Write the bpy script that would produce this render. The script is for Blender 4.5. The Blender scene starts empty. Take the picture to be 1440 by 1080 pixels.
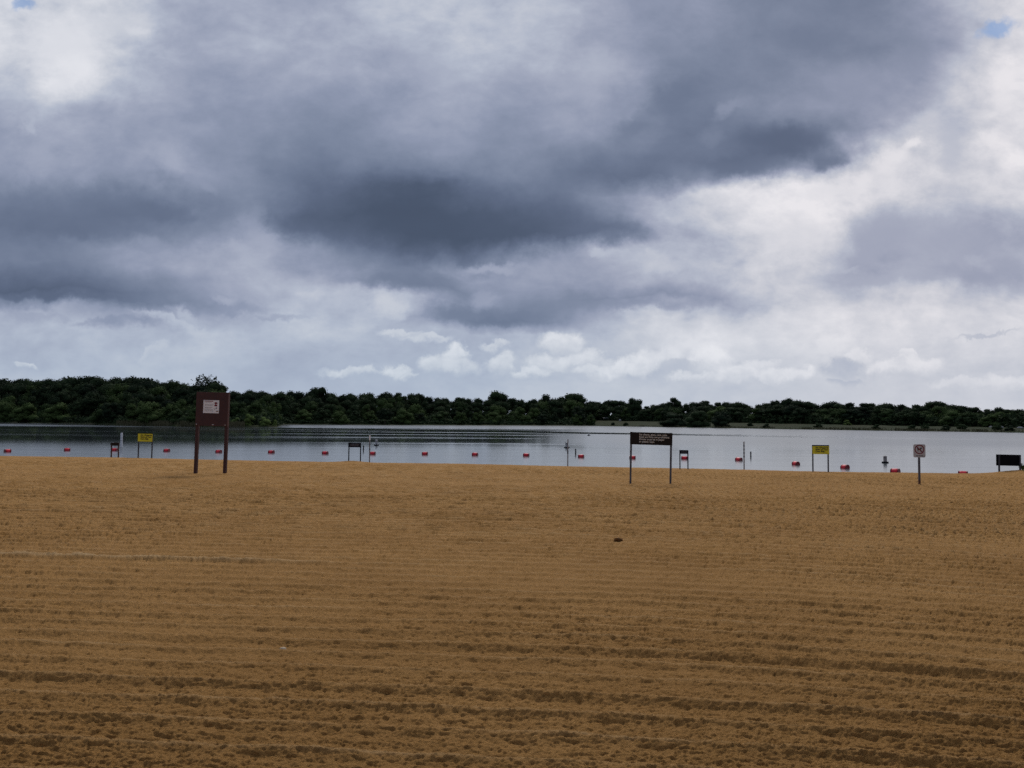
import bpy, bmesh, math, random
import numpy as np
from mathutils import Vector, Matrix, Euler

random.seed(7)
RS = np.random.RandomState(11)
sc = bpy.context.scene
COL = sc.collection
PI = math.pi

# ------------------------------------------------------------------ camera
F = 1120.0                      # focal length in pixels of a 1440 wide frame
PITCH = math.atan(53.0 / F)
ROLL = 0.0066
CAMZ = 1.6
WATER = -0.9
fwd = Vector((0, math.cos(PITCH), math.sin(PITCH)))
r0 = Vector((1, 0, 0)); u0 = Vector((0, -math.sin(PITCH), math.cos(PITCH)))
rgt = r0 * math.cos(ROLL) + u0 * math.sin(ROLL)
upv = u0 * math.cos(ROLL) - r0 * math.sin(ROLL)
cam = bpy.data.cameras.new('camera'); cam.lens = 28.0; cam.sensor_width = 36.0
cam.clip_start = 0.05; cam.clip_end = 20000
camo = bpy.data.objects.new('camera', cam); COL.objects.link(camo)
M = Matrix((rgt, upv, -fwd)).transposed().to_4x4(); M.translation = Vector((0, 0, CAMZ))
camo.matrix_world = M
sc.camera = camo
CAM = Vector((0, 0, CAMZ))

def ray(px, py):
    d = fwd * F + rgt * (px - 720) - upv * (py - 540)
    return d / d.y
def at_depth(px, py, Y):
    return CAM + ray(px, py) * Y
def on_water(px, py):
    d = ray(px, py)
    return CAM + d * ((WATER - CAMZ) / d.z)
def horizon(px):
    return 593.0 + ROLL * (px - 720)

# ------------------------------------------------------------------ noise
_G = RS.rand(512, 512) * 2 * PI
_GX, _GY = np.cos(_G), np.sin(_G)
def perlin(x, y, seed=0):
    x = x + seed * 17.37; y = y + seed * 9.71
    ix = np.floor(x).astype(np.int64); iy = np.floor(y).astype(np.int64)
    fx = x - ix; fy = y - iy
    u = fx * fx * fx * (fx * (fx * 6 - 15) + 10); v = fy * fy * fy * (fy * (fy * 6 - 15) + 10)
    i0 = ix & 511; i1 = (ix + 1) & 511; j0 = iy & 511; j1 = (iy + 1) & 511
    a = _GX[i0, j0] * fx + _GY[i0, j0] * fy
    b = _GX[i1, j0] * (fx - 1) + _GY[i1, j0] * fy
    c = _GX[i0, j1] * fx + _GY[i0, j1] * (fy - 1)
    d = _GX[i1, j1] * (fx - 1) + _GY[i1, j1] * (fy - 1)
    ab = a + u * (b - a); cd = c + u * (d - c)
    return ab + v * (cd - ab)
def sstep(a, b, x):
    t = np.clip((x - a) / (b - a), 0, 1)
    return t * t * (3 - 2 * t)

# ------------------------------------------------------------------ material helpers
def lin(c):
    c = c / 255.0
    return c / 12.92 if c <= 0.04045 else ((c + 0.055) / 1.055) ** 2.4
def rgb(r, g, b): return (lin(r), lin(g), lin(b), 1)

def nd(nt, typ, **kw):
    n = nt.nodes.new(typ)
    for k, v in kw.items():
        setattr(n, k, v)
    return n
def mat(name, col, rough=0.6, var=0.15, scale=8.0, metal=0.0, bump=0.0, bscale=60.0, spec=0.5):
    m = bpy.data.materials.new(name); m.use_nodes = True
    nt = m.node_tree; b = nt.nodes['Principled BSDF']
    tc = nd(nt, 'ShaderNodeTexCoord')
    no = nd(nt, 'ShaderNodeTexNoise'); no.inputs['Scale'].default_value = scale; no.inputs['Detail'].default_value = 6
    nt.links.new(tc.outputs['Object'], no.inputs['Vector'])
    rp = nd(nt, 'ShaderNodeValToRGB')
    rp.color_ramp.elements[0].position = 0.3; rp.color_ramp.elements[1].position = 0.7
    rp.color_ramp.elements[0].color = tuple(c * (1 - var) for c in col[:3]) + (1,)
    rp.color_ramp.elements[1].color = tuple(min(1, c * (1 + var)) for c in col[:3]) + (1,)
    nt.links.new(no.outputs['Fac'], rp.inputs['Fac'])
    nt.links.new(rp.outputs['Color'], b.inputs['Base Color'])
    b.inputs['Roughness'].default_value = rough; b.inputs['Metallic'].default_value = metal
    b.inputs['Specular IOR Level'].default_value = spec
    if bump > 0:
        n2 = nd(nt, 'ShaderNodeTexNoise'); n2.inputs['Scale'].default_value = bscale; n2.inputs['Detail'].default_value = 5
        nt.links.new(tc.outputs['Object'], n2.inputs['Vector'])
        bp = nd(nt, 'ShaderNodeBump'); bp.inputs['Strength'].default_value = 0.6; bp.inputs['Distance'].default_value = bump
        nt.links.new(n2.outputs['Fac'], bp.inputs['Height']); nt.links.new(bp.outputs['Normal'], b.inputs['Normal'])
    return m

# ------------------------------------------------------------------ object helpers
def link(name, me, m=None, parent=None, loc=None, smooth=False):
    o = bpy.data.objects.new(name, me); COL.objects.link(o)
    if m is not None: me.materials.append(m)
    if parent is not None: o.parent = parent
    if loc is not None: o.location = loc
    if smooth and me: me.polygons.foreach_set('use_smooth', [True] * len(me.polygons))
    return o
def tag(o, label=None, cat=None, group=None, kind=None):
    if label: o['label'] = label
    if cat: o['category'] = cat
    if group: o['group'] = group
    if kind: o['kind'] = kind
    return o
def empty(name, loc, rz=0.0, tilt=0.0):
    o = bpy.data.objects.new(name, None); COL.objects.link(o)
    o.empty_display_size = 0.2
    o.location = loc; o.rotation_euler = (0, tilt, rz)
    return o

class B:
    """a bmesh that collects shapes and becomes one mesh object"""
    def __init__(s): s.bm = bmesh.new()
    def box(s, c, d, bevel=0.0, rot=None):
        mtx = Matrix.Translation(Vector(c)) @ (rot.to_matrix().to_4x4() if rot else Matrix()) @ Matrix.Diagonal((d[0], d[1], d[2], 1))
        g = bmesh.ops.create_cube(s.bm, size=1.0, matrix=mtx)
        if bevel > 0:
            es = list({e for v in g['verts'] for e in v.link_edges})
            bmesh.ops.bevel(s.bm, geom=es, offset=bevel, segments=2, affect='EDGES', profile=0.6)
        return s
    def lathe(s, prof, seg=20, axis='Z', c=(0, 0, 0)):
        c = Vector(c); rings = []
        for r, h in prof:
            ring = []
            for k in range(seg):
                a = 2 * PI * k / seg
                p = Vector((r * math.cos(a), r * math.sin(a), h)) if axis == 'Z' else Vector((h, r * math.cos(a), r * math.sin(a)))
                ring.append(s.bm.verts.new(c + p))
            rings.append(ring)
        for i in range(len(rings) - 1):
            for k in range(seg):
                s.bm.faces.new((rings[i][k], rings[i][(k + 1) % seg], rings[i + 1][(k + 1) % seg], rings[i + 1][k]))
        s.bm.faces.new(rings[0][::-1]); s.bm.faces.new(rings[-1])
        return s
    def tube(s, pts, radii, seg=7):
        rings = []
        for i, p in enumerate(pts):
            p = Vector(p)
            d = (Vector(pts[min(i + 1, len(pts) - 1)]) - Vector(pts[max(i - 1, 0)])).normalized()
            a = d.cross(Vector((0.31, 0.77, 0.2))).normalized(); b = d.cross(a)
            rings.append([s.bm.verts.new(p + (a * math.cos(2 * PI * k / seg) + b * math.sin(2 * PI * k / seg)) * radii[i]) for k in range(seg)])
        for i in range(len(rings) - 1):
            for k in range(seg):
                s.bm.faces.new((rings[i][k], rings[i][(k + 1) % seg], rings[i + 1][(k + 1) % seg], rings[i + 1][k]))
        s.bm.faces.new(rings[-1]); s.bm.faces.new(rings[0][::-1])
        return s
    def plate(s, outline, y0, y1):
        """outline of (x, z) extruded between two y values"""
        a = [s.bm.verts.new((x, y0, z)) for x, z in outline]; b = [s.bm.verts.new((x, y1, z)) for x, z in outline]
        n = len(a)
        s.bm.faces.new(a); s.bm.faces.new(b[::-1])
        for i in range(n):
            s.bm.faces.new((a[i], b[i], b[(i + 1) % n], a[(i + 1) % n]))
        return s
    def build(s, name, m, parent=None, loc=None, smooth=False):
        bmesh.ops.recalc_face_normals(s.bm, faces=s.bm.faces)
        me = bpy.data.meshes.new(name); s.bm.to_mesh(me); s.bm.free()
        return link(name, me, m, parent, loc, smooth)

def rounded(w, h, r, n=6):
    pts = []
    for cx, cz, a0 in ((w / 2 - r, h / 2 - r, 0), (-w / 2 + r, h / 2 - r, 90), (-w / 2 + r, -h / 2 + r, 180), (w / 2 - r, -h / 2 + r, 270)):
        for k in range(n + 1):
            a = math.radians(a0 + 90 * k / n); pts.append((cx + r * math.cos(a), cz + r * math.sin(a)))
    return pts

def lettering(text, size, m, parent, loc, align='LEFT', depth=0.002, name='lettering', spacing=1.0, bold=0.014):
    cu = bpy.data.curves.new('txt', 'FONT'); cu.body = text; cu.size = size; cu.extrude = depth
    cu.align_x = align; cu.space_line = spacing; cu.offset = size * bold
    tmp = bpy.data.objects.new('txt', cu); COL.objects.link(tmp)
    dg = bpy.context.evaluated_depsgraph_get()
    me = bpy.data.meshes.new_from_object(tmp.evaluated_get(dg))
    bpy.data.objects.remove(tmp); bpy.data.curves.remove(cu)
    me.transform(Matrix.Rotation(PI / 2, 4, 'X')); me.name = name
    me.materials.clear()
    return link(name, me, m, parent, loc)

# ------------------------------------------------------------------ beach height
SL = 0.213           # the waterline runs nearer to the camera on the right
T_CREST = 39.6
def crest_point(px, t):
    d = ray(px, 600)
    Y = t / (1 + SL * d.x)
    return d.x * Y, Y
MOUNDS = []
def add_mound(px, t, h, sx, sy):
    x, y = crest_point(px, t); MOUNDS.append((x, y, h, sx, sy))
add_mound(498, 39.7, 0.075, 0.75, 1.0)
add_mound(1450, 39.6, 0.22, 1.5, 1.6)
add_mound(1300, 33.2, 0.05, 0.9, 0.5)
add_mound(640, 39.4, 0.03, 4.0, 1.2)
add_mound(150, 39.4, 0.03, 5.0, 1.2)
add_mound(1150, 39.4, -0.03, 4.0, 1.2)

def base_h(X, Y):
    X = np.asarray(X, dtype=float); Y = np.asarray(Y, dtype=float)
    t = Y + SL * X
    tt = np.clip(t, 0, T_CREST)
    z = -0.55 * (tt / T_CREST) ** 1.25
    z = np.where(t < 0, -t * 0.008, z)
    z = z - np.clip(t - T_CREST, 0, 30) * 0.12
    for mx, my, h, sx, sy in MOUNDS:
        z = z + h * np.exp(-((X - mx) / sx) ** 2 - ((Y - my) / sy) ** 2)
    return np.maximum(z, -3.2)
def on_sand(px, py):
    d = ray(px, py); lo, hi = 1.0, 60.0
    Y = lo
    while Y < hi:
        p = CAM + d * Y
        if p.z < float(base_h(p.x, p.y)): break
        Y += 0.02
    return CAM + d * Y

def row_coord(X, Y):
    Xp = np.clip(X, 0, 7.0)
    return Y + 0.085 * X + 0.027 * Xp ** 2 + 0.38 * np.clip(X - 7.0, 0, 400)

def sand_detail(X, Y):
    fade = 1.0
    v = row_coord(X, Y)
    wob = 0.05 * perlin(X * 0.35, v * 0.8, 3) + 0.022 * perlin(X * 1.9, v * 1.9, 4) + 0.016 * perlin(X * 6.0, v * 5.0, 18)
    p = (v + wob) / 0.34
    p = p + 0.30 * perlin(v * 0.9, X * 0.03, 5)
    k = np.floor(p); fr = p - k
    amp = 0.80 + 0.7 * np.abs(perlin(k * 0.71 + 0.37, X * 0.05, 6))
    ridge = np.exp(-np.abs((fr - 0.6) / np.where(fr < 0.6, 0.20, 0.12)) ** 1.5)
    z = 0.028 * amp * ridge * (0.95 + 0.3 * perlin(X * 1.9, k * 3.1, 17))
    p2 = (v + wob * 1.1) / 0.168 + 0.15 * perlin(v * 2.1, X * 0.1, 7)
    fr2 = p2 - np.floor(p2)
    a2 = np.clip(0.85 + 0.9 * perlin(np.floor(p2) * 0.53, X * 0.22, 8), 0, 1.5)
    z = z + 0.013 * a2 * (1 - np.abs(fr2 - 0.5) * 2) ** 1.4
    # deeper tine marks every metre or so
    pg = (v + wob * 1.5) / 1.05 + 0.35 * perlin(v * 0.5, X * 0.02, 24); kg = np.floor(pg); fg = pg - kg
    z = z - 0.026 * np.clip(0.15 + 1.8 * perlin(kg * 0.63 + 0.2, X * 0.06, 25), 0, 0.9) * np.exp(-((fg - 0.5) / 0.055) ** 2)
    # clods and crumbs
    rough = np.clip(0.85 + 0.6 * perlin(X * 0.3, v * 0.7, 9), 0.5, 1.3)
    c1 = perlin(X * 2.2, v * 4.2, 10); c2 = perlin(X * 6.5, v * 9, 11)
    c3 = perlin(X * 11 + 1.1 * c2, v * 19 + 0.9 * c1, 12); c4 = perlin(X * 24 + 0.9 * c3, v * 40 + 0.8 * c2, 13); c5 = perlin(X * 63, v * 70, 14)
    z = z + rough * (0.020 * c1 + 0.013 * c2 + 0.013 * c3 + 0.020 * (0.4 - np.abs(c3)) + 0.017 * (0.3 - np.abs(c4)) + 0.013 * c4 + 0.013 * c5)
    z = z - 0.006
    # the pale lane left of centre where a wheel dragged dry sand up
    lane = v - (9.45 + 0.05 * perlin(X * 0.5, X * 0.0, 15))
    wgt = sstep(-2.2, -3.6, X) * 0.75 + 0.25 * sstep(-0.6, -3, X)
    chop = 0.55 + 0.9 * np.abs(perlin(X * 2.4 + v * 1.5, v * 0.4, 16))
    g = np.exp(-(lane / 0.085) ** 2) * wgt
    z = z + 0.055 * g * chop
    # lit ridge crests put into the colour, on top of the pale lane
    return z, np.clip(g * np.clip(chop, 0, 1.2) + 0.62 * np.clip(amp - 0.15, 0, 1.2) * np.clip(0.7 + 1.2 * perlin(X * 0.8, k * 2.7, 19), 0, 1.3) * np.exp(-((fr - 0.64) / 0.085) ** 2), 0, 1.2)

for _px, _py in ((274, 664), (315, 667), (885.5, 678.5), (942, 681), (1293, 681)):
    _p = on_sand(_px, _py); MOUNDS.append((_p.x, _p.y, 0.035, 0.20, 0.22)); MOUNDS.append((_p.x + 0.22, _p.y - 0.30, -0.03, 0.22, 0.14))
_p = on_sand(1278, 684); MOUNDS.append((_p.x, _p.y, -0.05, 0.28, 0.16))
def build_beach():
    e = np.concatenate([np.linspace(0.80, 1.05, 26)[1:], np.linspace(1.05, 9.0, 26)[1:]])
    s = np.concatenate([-e[::-1], np.linspace(-0.80, 0.80, 1120), e])
    inv = np.linspace(1 / 3.05, 1 / 11.0, 470)
    ys = 1 / inv
    far = [ys[-1]]
    while far[-1] < 46.5: far.append(far[-1] + (0.062 if far[-1] < 20 else 0.085))
    near = np.linspace(-40, 3.0, 44)
    yy = np.concatenate([near, ys, far[1:], np.linspace(47, 62, 16)])
    w = np.sqrt(yy ** 2 + 9.0)
    Y, S = np.meshgrid(yy, s, indexing='ij')
    X = S * w[:, None]
    Z = base_h(X, Y)
    det, dry_and_lit = sand_detail(X, Y)
    t = Y + SL * X
    k = sstep(T_CREST + 1.5, T_CREST - 3.5, t) * 0.86 + 0.04
    # finely raked and smoother near the water, rougher close by
    k = k * (1 + 0.75 * sstep(8.5, 15.0, Y))          # the farther strip was raked last and stands rougher
    Z = Z + (det - 0.02) * k
    # loosened sand slumps a little toward the beach path, so the near faces are the steeper ones
    Y = Y - 0.5 * det * k * sstep(0.5, 2.5, Y)
    ny, nx = X.shape
    co = np.stack([X, Y, Z], -1).reshape(-1, 3).astype(np.float32)
    idx = np.arange(ny * nx).reshape(ny, nx)
    q = np.stack([idx[:-1, :-1], idx[:-1, 1:], idx[1:, 1:], idx[1:, :-1]], -1).reshape(-1, 4).astype(np.int32)
    me = bpy.data.meshes.new('beach_sand')
    me.vertices.add(len(co)); me.vertices.foreach_set('co', co.ravel())
    me.loops.add(q.size); me.loops.foreach_set('vertex_index', q.ravel())
    me.polygons.add(len(q)); me.polygons.foreach_set('loop_start', np.arange(0, q.size, 4, dtype=np.int32))
    me.update(calc_edges=True)
    at = me.attributes.new('dry_lane_crest_light', 'FLOAT', 'POINT'); at.data.foreach_set('value', dry_and_lit.ravel().astype(np.float32))
    me.polygons.foreach_set('use_smooth', np.ones(len(q), dtype=bool))
    m = bpy.data.materials.new('raked_sand'); m.use_nodes = True
    nt = m.node_tree; b = nt.nodes['Principled BSDF']; L = nt.links.new
    tc = nd(nt, 'ShaderNodeTexCoord')
    n1 = nd(nt, 'ShaderNodeTexNoise'); n1.inputs['Scale'].default_value = 0.38; n1.inputs['Detail'].default_value = 8; n1.inputs['Roughness'].default_value = 0.65
    n2 = nd(nt, 'ShaderNodeTexNoise'); n2.inputs['Scale'].default_value = 70; n2.inputs['Detail'].default_value = 5; n2.inputs['Roughness'].default_value = 0.75
    n3 = nd(nt, 'ShaderNodeTexNoise'); n3.inputs['Scale'].default_value = 60; n3.inputs['Detail'].default_value = 5; n3.inputs['Roughness'].default_value = 0.72
    for n in (n1, n2, n3): L(tc.outputs['Object'], n.inputs['Vector'])
    rp = nd(nt, 'ShaderNodeValToRGB'); cr = rp.color_ramp
    cr.elements[0].position = 0.33; cr.elements[0].color = (0.395, 0.202, 0.059, 1)
    cr.elements[1].position = 0.68; cr.elements[1].color = (0.505, 0.270, 0.086, 1)
    L(n1.outputs['Fac'], rp.inputs['Fac'])
    rg = nd(nt, 'ShaderNodeValToRGB'); cg = rg.color_ramp
    cg.elements[0].position = 0.30; cg.elements[0].color = (0.86, 0.85, 0.83, 1)
    cg.elements[1].position = 0.70; cg.elements[1].color = (1.10, 1.10, 1.11, 1)
    L(n2.outputs['Fac'], rg.inputs['Fac'])
    mx = nd(nt, 'ShaderNodeMix', data_type='RGBA', blend_type='MULTIPLY'); mx.inputs['Factor'].default_value = 1.0
    L(rp.outputs['Color'], mx.inputs['A']); L(rg.outputs['Color'], mx.inputs['B'])
    aa = nd(nt, 'ShaderNodeAttribute'); aa.attribute_name = 'dry_lane_crest_light'
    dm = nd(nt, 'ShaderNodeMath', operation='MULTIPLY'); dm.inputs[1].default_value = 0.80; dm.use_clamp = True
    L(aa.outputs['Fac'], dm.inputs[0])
    mx2 = nd(nt, 'ShaderNodeMix', data_type='RGBA'); mx2.inputs['B'].default_value = (0.62, 0.41, 0.20, 1)  # pale sand of the lane, and the crest light painted in
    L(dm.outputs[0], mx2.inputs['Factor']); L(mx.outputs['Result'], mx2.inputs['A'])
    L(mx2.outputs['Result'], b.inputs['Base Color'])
    b.inputs['Roughness'].default_value = 0.95; b.inputs['Specular IOR Level'].default_value = 0.12
    ad = nd(nt, 'ShaderNodeMath', operation='MULTIPLY_ADD'); ad.inputs[1].default_value = 0.30
    L(n2.outputs['Fac'], ad.inputs[0]); L(n3.outputs['Fac'], ad.inputs[2])
    bp = nd(nt, 'ShaderNodeBump'); bp.inputs['Strength'].default_value = 1.0; bp.inputs['Distance'].default_value = 0.033
    L(ad.outputs[0], bp.inputs['Height']); L(bp.outputs['Normal'], b.inputs['Normal'])
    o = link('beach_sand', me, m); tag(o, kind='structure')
build_beach()

# ------------------------------------------------------------------ lake bed and water
bed = B(); bed.box((0, 1500, -4.2), (9000, 9000, 0.4)); o = bed.build('ground', mat('lake_bed', (0.10, 0.085, 0.05), 0.95, 0.2, 0.02)); tag(o, kind='structure')

def build_water():
    me = bpy.data.meshes.new('lake_water')
    me.from_pydata([(-2500, 30, WATER), (2500, 30, WATER), (2500, 2600, WATER), (-2500, 2600, WATER)], [], [(0, 1, 2, 3)])
    m = bpy.data.materials.new('lake_water'); m.use_nodes = True
    nt = m.node_tree; b = nt.nodes['Principled BSDF']; L = nt.links.new
    b.inputs['Base Color'].default_value = (0.065, 0.078, 0.082, 1)
    b.inputs['IOR'].default_value = 1.42; b.inputs['Specular IOR Level'].default_value = 0.5
    ge = nd(nt, 'ShaderNodeNewGeometry'); sp = nd(nt, 'ShaderNodeSeparateXYZ'); L(ge.outputs['Position'], sp.inputs[0])
    def math_(op, a, bb=None, c=None, clamp=False):
        n = nd(nt, 'ShaderNodeMath', operation=op); n.use_clamp = clamp
        for i, q in enumerate((a, bb, c)):
            if q is None: continue
            if isinstance(q, (int, float)): n.inputs[i].default_value = q
            else: L(q, n.inputs[i])
        return n.outputs[0]
    def mr(x, a, bb, c, d, typ='SMOOTHSTEP'):
        n = nd(nt, 'ShaderNodeMapRange', interpolation_type=typ)
        L(x, n.inputs['Value'])
        for k, q in (('From Min', a), ('From Max', bb), ('To Min', c), ('To Max', d)): n.inputs[k].default_value = q
        return n.outputs['Result']
    def noise(scale, detail=4, sx=1, sy=1, rough=0.55):
        mp = nd(nt, 'ShaderNodeMapping'); mp.inputs['Scale'].default_value = (sx, sy, 1)
        L(ge.outputs['Position'], mp.inputs['Vector'])
        n = nd(nt, 'ShaderNodeTexNoise'); n.inputs['Scale'].default_value = scale; n.inputs['Detail'].default_value = detail; n.inputs['Roughness'].default_value = rough
        L(mp.outputs[0], n.inputs['Vector']); return n.outputs['Fac']
    X, Y = sp.outputs['X'], sp.outputs['Y']
    patch = noise(0.02, 4, 0.45, 1.6)            # wind patches, long across the view
    patch2 = noise(0.035, 3, 0.10, 1.5)
    # azimuth like coordinate: left part of the lake lies in the lee of the wooded hill
    lee = mr(math_('DIVIDE', X, Y), -0.02, 0.16, 0.0, 1.0)
    near = mr(Y, 55, 110, 0.55, 0.0)
    farband = mr(Y, 225, 300, 0.0, 0.85)
    pt = math_('MULTIPLY', mr(patch, 0.46, 0.66, 0, 1), 0.26)
    pt2 = math_('MULTIPLY', math_('MULTIPLY', mr(patch2, 0.50, 0.66, 0, 1), 0.7), mr(math_('DIVIDE', X, Y), -0.42, -0.20, 0.15, 1.0))
    ruf = math_('MAXIMUM', math_('MAXIMUM', near, farband), math_('MAXIMUM', pt, pt2))
    ruf = math_('MAXIMUM', ruf, math_('MULTIPLY', math_('MULTIPLY', lee, mr(Y, 60, 105, 0.35, 1.0)), 0.9))
    # a calm slick lying along the right hand shore
    wig = math_('MULTIPLY', math_('SUBTRACT', noise(0.05, 3), 0.5), 9.0)
    line = math_('ABSOLUTE', math_('ADD', math_('ADD', math_('MULTIPLY', X, 0.60), math_('MULTIPLY', Y, 0.80)), math_('SUBTRACT', wig, 157.5)))
    slick = math_('MULTIPLY', mr(line, 9.0, 12.5, 1.0, 0.0), mr(X, 95, 8, 0.0, 1.0))
    slick = math_('MULTIPLY', slick, mr(noise(0.03, 2), 0.30, 0.42, 0.3, 1.0))
    ruf = math_('MULTIPLY', ruf, math_('SUBTRACT', 1.0, math_('MULTIPLY', slick, 0.96)), clamp=True)
    L(mr(ruf, 0, 1, 0.03, 0.27, 'LINEAR'), b.inputs['Roughness'])
    h = math_('ADD', math_('MULTIPLY', noise(0.9, 3, 0.5, 1.0), 0.35), math_('MULTIPLY', noise(0.22, 3, 0.35, 1.0), 1.0))
    bp = nd(nt, 'ShaderNodeBump'); bp.inputs['Distance'].default_value = 0.045
    L(mr(ruf, 0, 1, 0.12, 0.8, 'LINEAR'), bp.inputs['Strength'])
    L(h, bp.inputs['Height']); L(bp.outputs['Normal'], b.inputs['Normal'])
    o = link('lake_water', me, m); tag(o, kind='structure')
build_water()

# ------------------------------------------------------------------ far shore
SH_X = [-900, -400, 0, 60, 130, 190, 270, 345, 391, 400, 500, 600, 720, 830, 900, 960, 1100, 1250, 1440, 1700, 2300]
SH_D = [380, 420, 452, 420, 362, 318, 292, 284, 288, 455, 468, 490, 520, 548, 475, 440, 350, 300, 259, 232, 225]
BK_X = [-900, 380, 400, 780, 830, 900, 1100, 1300, 1440, 2300]
BK_H = [6.5, 5.0, 3.0, 3.6, 3.9, 3.3, 2.3, 1.6, 1.3, 1.3]      # rise of the bank above the water
BK_W = [110, 100, 90, 90, 80, 90, 100, 90, 70, 70]            # over this distance
def shore_d(px): return np.interp(px, SH_X, SH_D)
def land_z(px, off):
    h = np.interp(px, BK_X, BK_H); w = np.interp(px, BK_X, BK_W)
    off = np.asarray(off, dtype=float)
    z = WATER + 0.25 * sstep(-1, 1.0, off) + (h - 0.25) * sstep(-0.15, 1.0, off / w) + np.clip(off - w, 0, 400) * 0.012
    return np.where(off < 0, WATER + off * 0.25, z)
def land_point(px, off):
    Y = float(shore_d(px)) + off
    return Vector(((px - 720) / F * Y, Y, float(land_z(px, off))))

def build_far_land():
    cols = np.concatenate([np.linspace(-900, -130, 40), np.arange(-120, 1580, 3.0), np.linspace(1590, 2300, 40)])
    offs = np.array([-12, -4, -1, -0.3, 0.3, 1.0, 3, 6, 10, 15, 22, 30, 40, 50, 60, 70, 80, 90, 100, 110, 130, 160, 220, 320, 500, 900, 1600])
    P, O = np.meshgrid(cols, offs, indexing='ij')
    jag = 2.5 * perlin(P * 0.06, P * 0.0 + 3.3, 21) + 1.2 * perlin(P * 0.21, P * 0 + 1.3, 22)
    Y = shore_d(P) + O + jag * (np.abs(O) < 30)
    X = (P - 720) / F * Y
    Z = land_z(P, O) + 0.35 * perlin(P * 0.05, O * 0.05, 23) * sstep(2, 20, O)
    nx, ny = P.shape
    co = np.stack([X, Y, Z], -1).reshape(-1, 3)
    idx = np.arange(nx * ny).reshape(nx, ny)
    q = np.stack([idx[:-1, :-1], idx[1:, :-1], idx[1:, 1:], idx[:-1, 1:]], -1).reshape(-1, 4)
    me = bpy.data.meshes.new('far_shore'); me.from_pydata(co.tolist(), [], q.tolist())
    m = bpy.data.materials.new('bank_grass'); m.use_nodes = True
    nt = m.node_tree; b = nt.nodes['Principled BSDF']; L = nt.links.new
    ge = nd(nt, 'ShaderNodeNewGeometry')
    n1 = nd(nt, 'ShaderNodeTexNoise'); n1.inputs['Scale'].default_value = 0.045; n1.inputs['Detail'].default_value = 6; n1.inputs['Roughness'].default_value = 0.7
    n2 = nd(nt, 'ShaderNodeTexNoise'); n2.inputs['Scale'].default_value = 0.5; n2.inputs['Detail'].default_value = 5
    for n in (n1, n2): L(ge.outputs['Position'], n.inputs['Vector'])
    rp = nd(nt, 'ShaderNodeValToRGB'); cr = rp.color_ramp
    cr.elements[0].position = 0.40; cr.elements[0].color = (0.019, 0.032, 0.009, 1)
    cr.elements[1].position = 0.66; cr.elements[1].color = (0.042, 0.042, 0.018, 1)
    L(n1.outputs['Fac'], rp.inputs['Fac'])
    rg = nd(nt, 'ShaderNodeValToRGB'); rg.color_ramp.elements[0].position = 0.3; rg.color_ramp.elements[1].position = 0.7
    rg.color_ramp.elements[0].color = (0.55, 0.55, 0.5, 1); rg.color_ramp.elements[1].color = (1.25, 1.25, 1.2, 1)
    L(n2.outputs['Fac'], rg.inputs['Fac'])
    mx = nd(nt, 'ShaderNodeMix', data_type='RGBA', blend_type='MULTIPLY'); mx.inputs['Factor'].default_value = 1
    L(rp.outputs['Color'], mx.inputs['A']); L(rg.outputs['Color'], mx.inputs['B']); L(mx.outputs['Result'], b.inputs['Base Color'])
    b.inputs['Roughness'].default_value = 1.0; b.inputs['Specular IOR Level'].default_value = 0.1
    o = link('far_shore_land', me, m, smooth=True); tag(o, kind='structure')
build_far_land()

# ------------------------------------------------------------------ foliage
def leaf_mat(name, dark, light, tint=0.35):
    m = bpy.data.materials.new(name); m.use_nodes = True
    nt = m.node_tree; b = nt.nodes['Principled BSDF']; L = nt.links.new
    ge = nd(nt, 'ShaderNodeNewGeometry'); oi = nd(nt, 'ShaderNodeObjectInfo')
    n = nd(nt, 'ShaderNodeTexNoise'); n.inputs['Scale'].default_value = 0.30; n.inputs['Detail'].default_value = 5
    L(ge.outputs['Position'], n.inputs['Vector'])
    a = nd(nt, 'ShaderNodeMath', operation='MULTIPLY_ADD'); a.inputs[1].default_value = 0.55; L(oi.outputs['Random'], a.inputs[0]); L(n.outputs['Fac'], a.inputs[2])
    rp = nd(nt, 'ShaderNodeValToRGB'); cr = rp.color_ramp
    cr.elements[0].position = 0.38; cr.elements[0].color = dark + (1,)
    cr.elements[1].position = 0.98; cr.elements[1].color = light + (1,)
    L(a.outputs[0], rp.inputs['Fac']); L(rp.outputs['Color'], b.inputs['Base Color'])
    b.inputs['Roughness'].default_value = 0.9; b.inputs['Specular IOR Level'].default_value = 0.05
    return m
LEAF = leaf_mat('dark_leaves', (0.015, 0.025, 0.015), (0.034, 0.053, 0.022))
LEAF2 = leaf_mat('green_leaves', (0.028, 0.047, 0.019), (0.064, 0.097, 0.030))
BUSH = leaf_mat('bush_leaves', (0.075, 0.105, 0.030), (0.13, 0.18, 0.05))
BARK = mat('bark', (0.075, 0.06, 0.045), 0.95, 0.3, 6.0)

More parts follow.
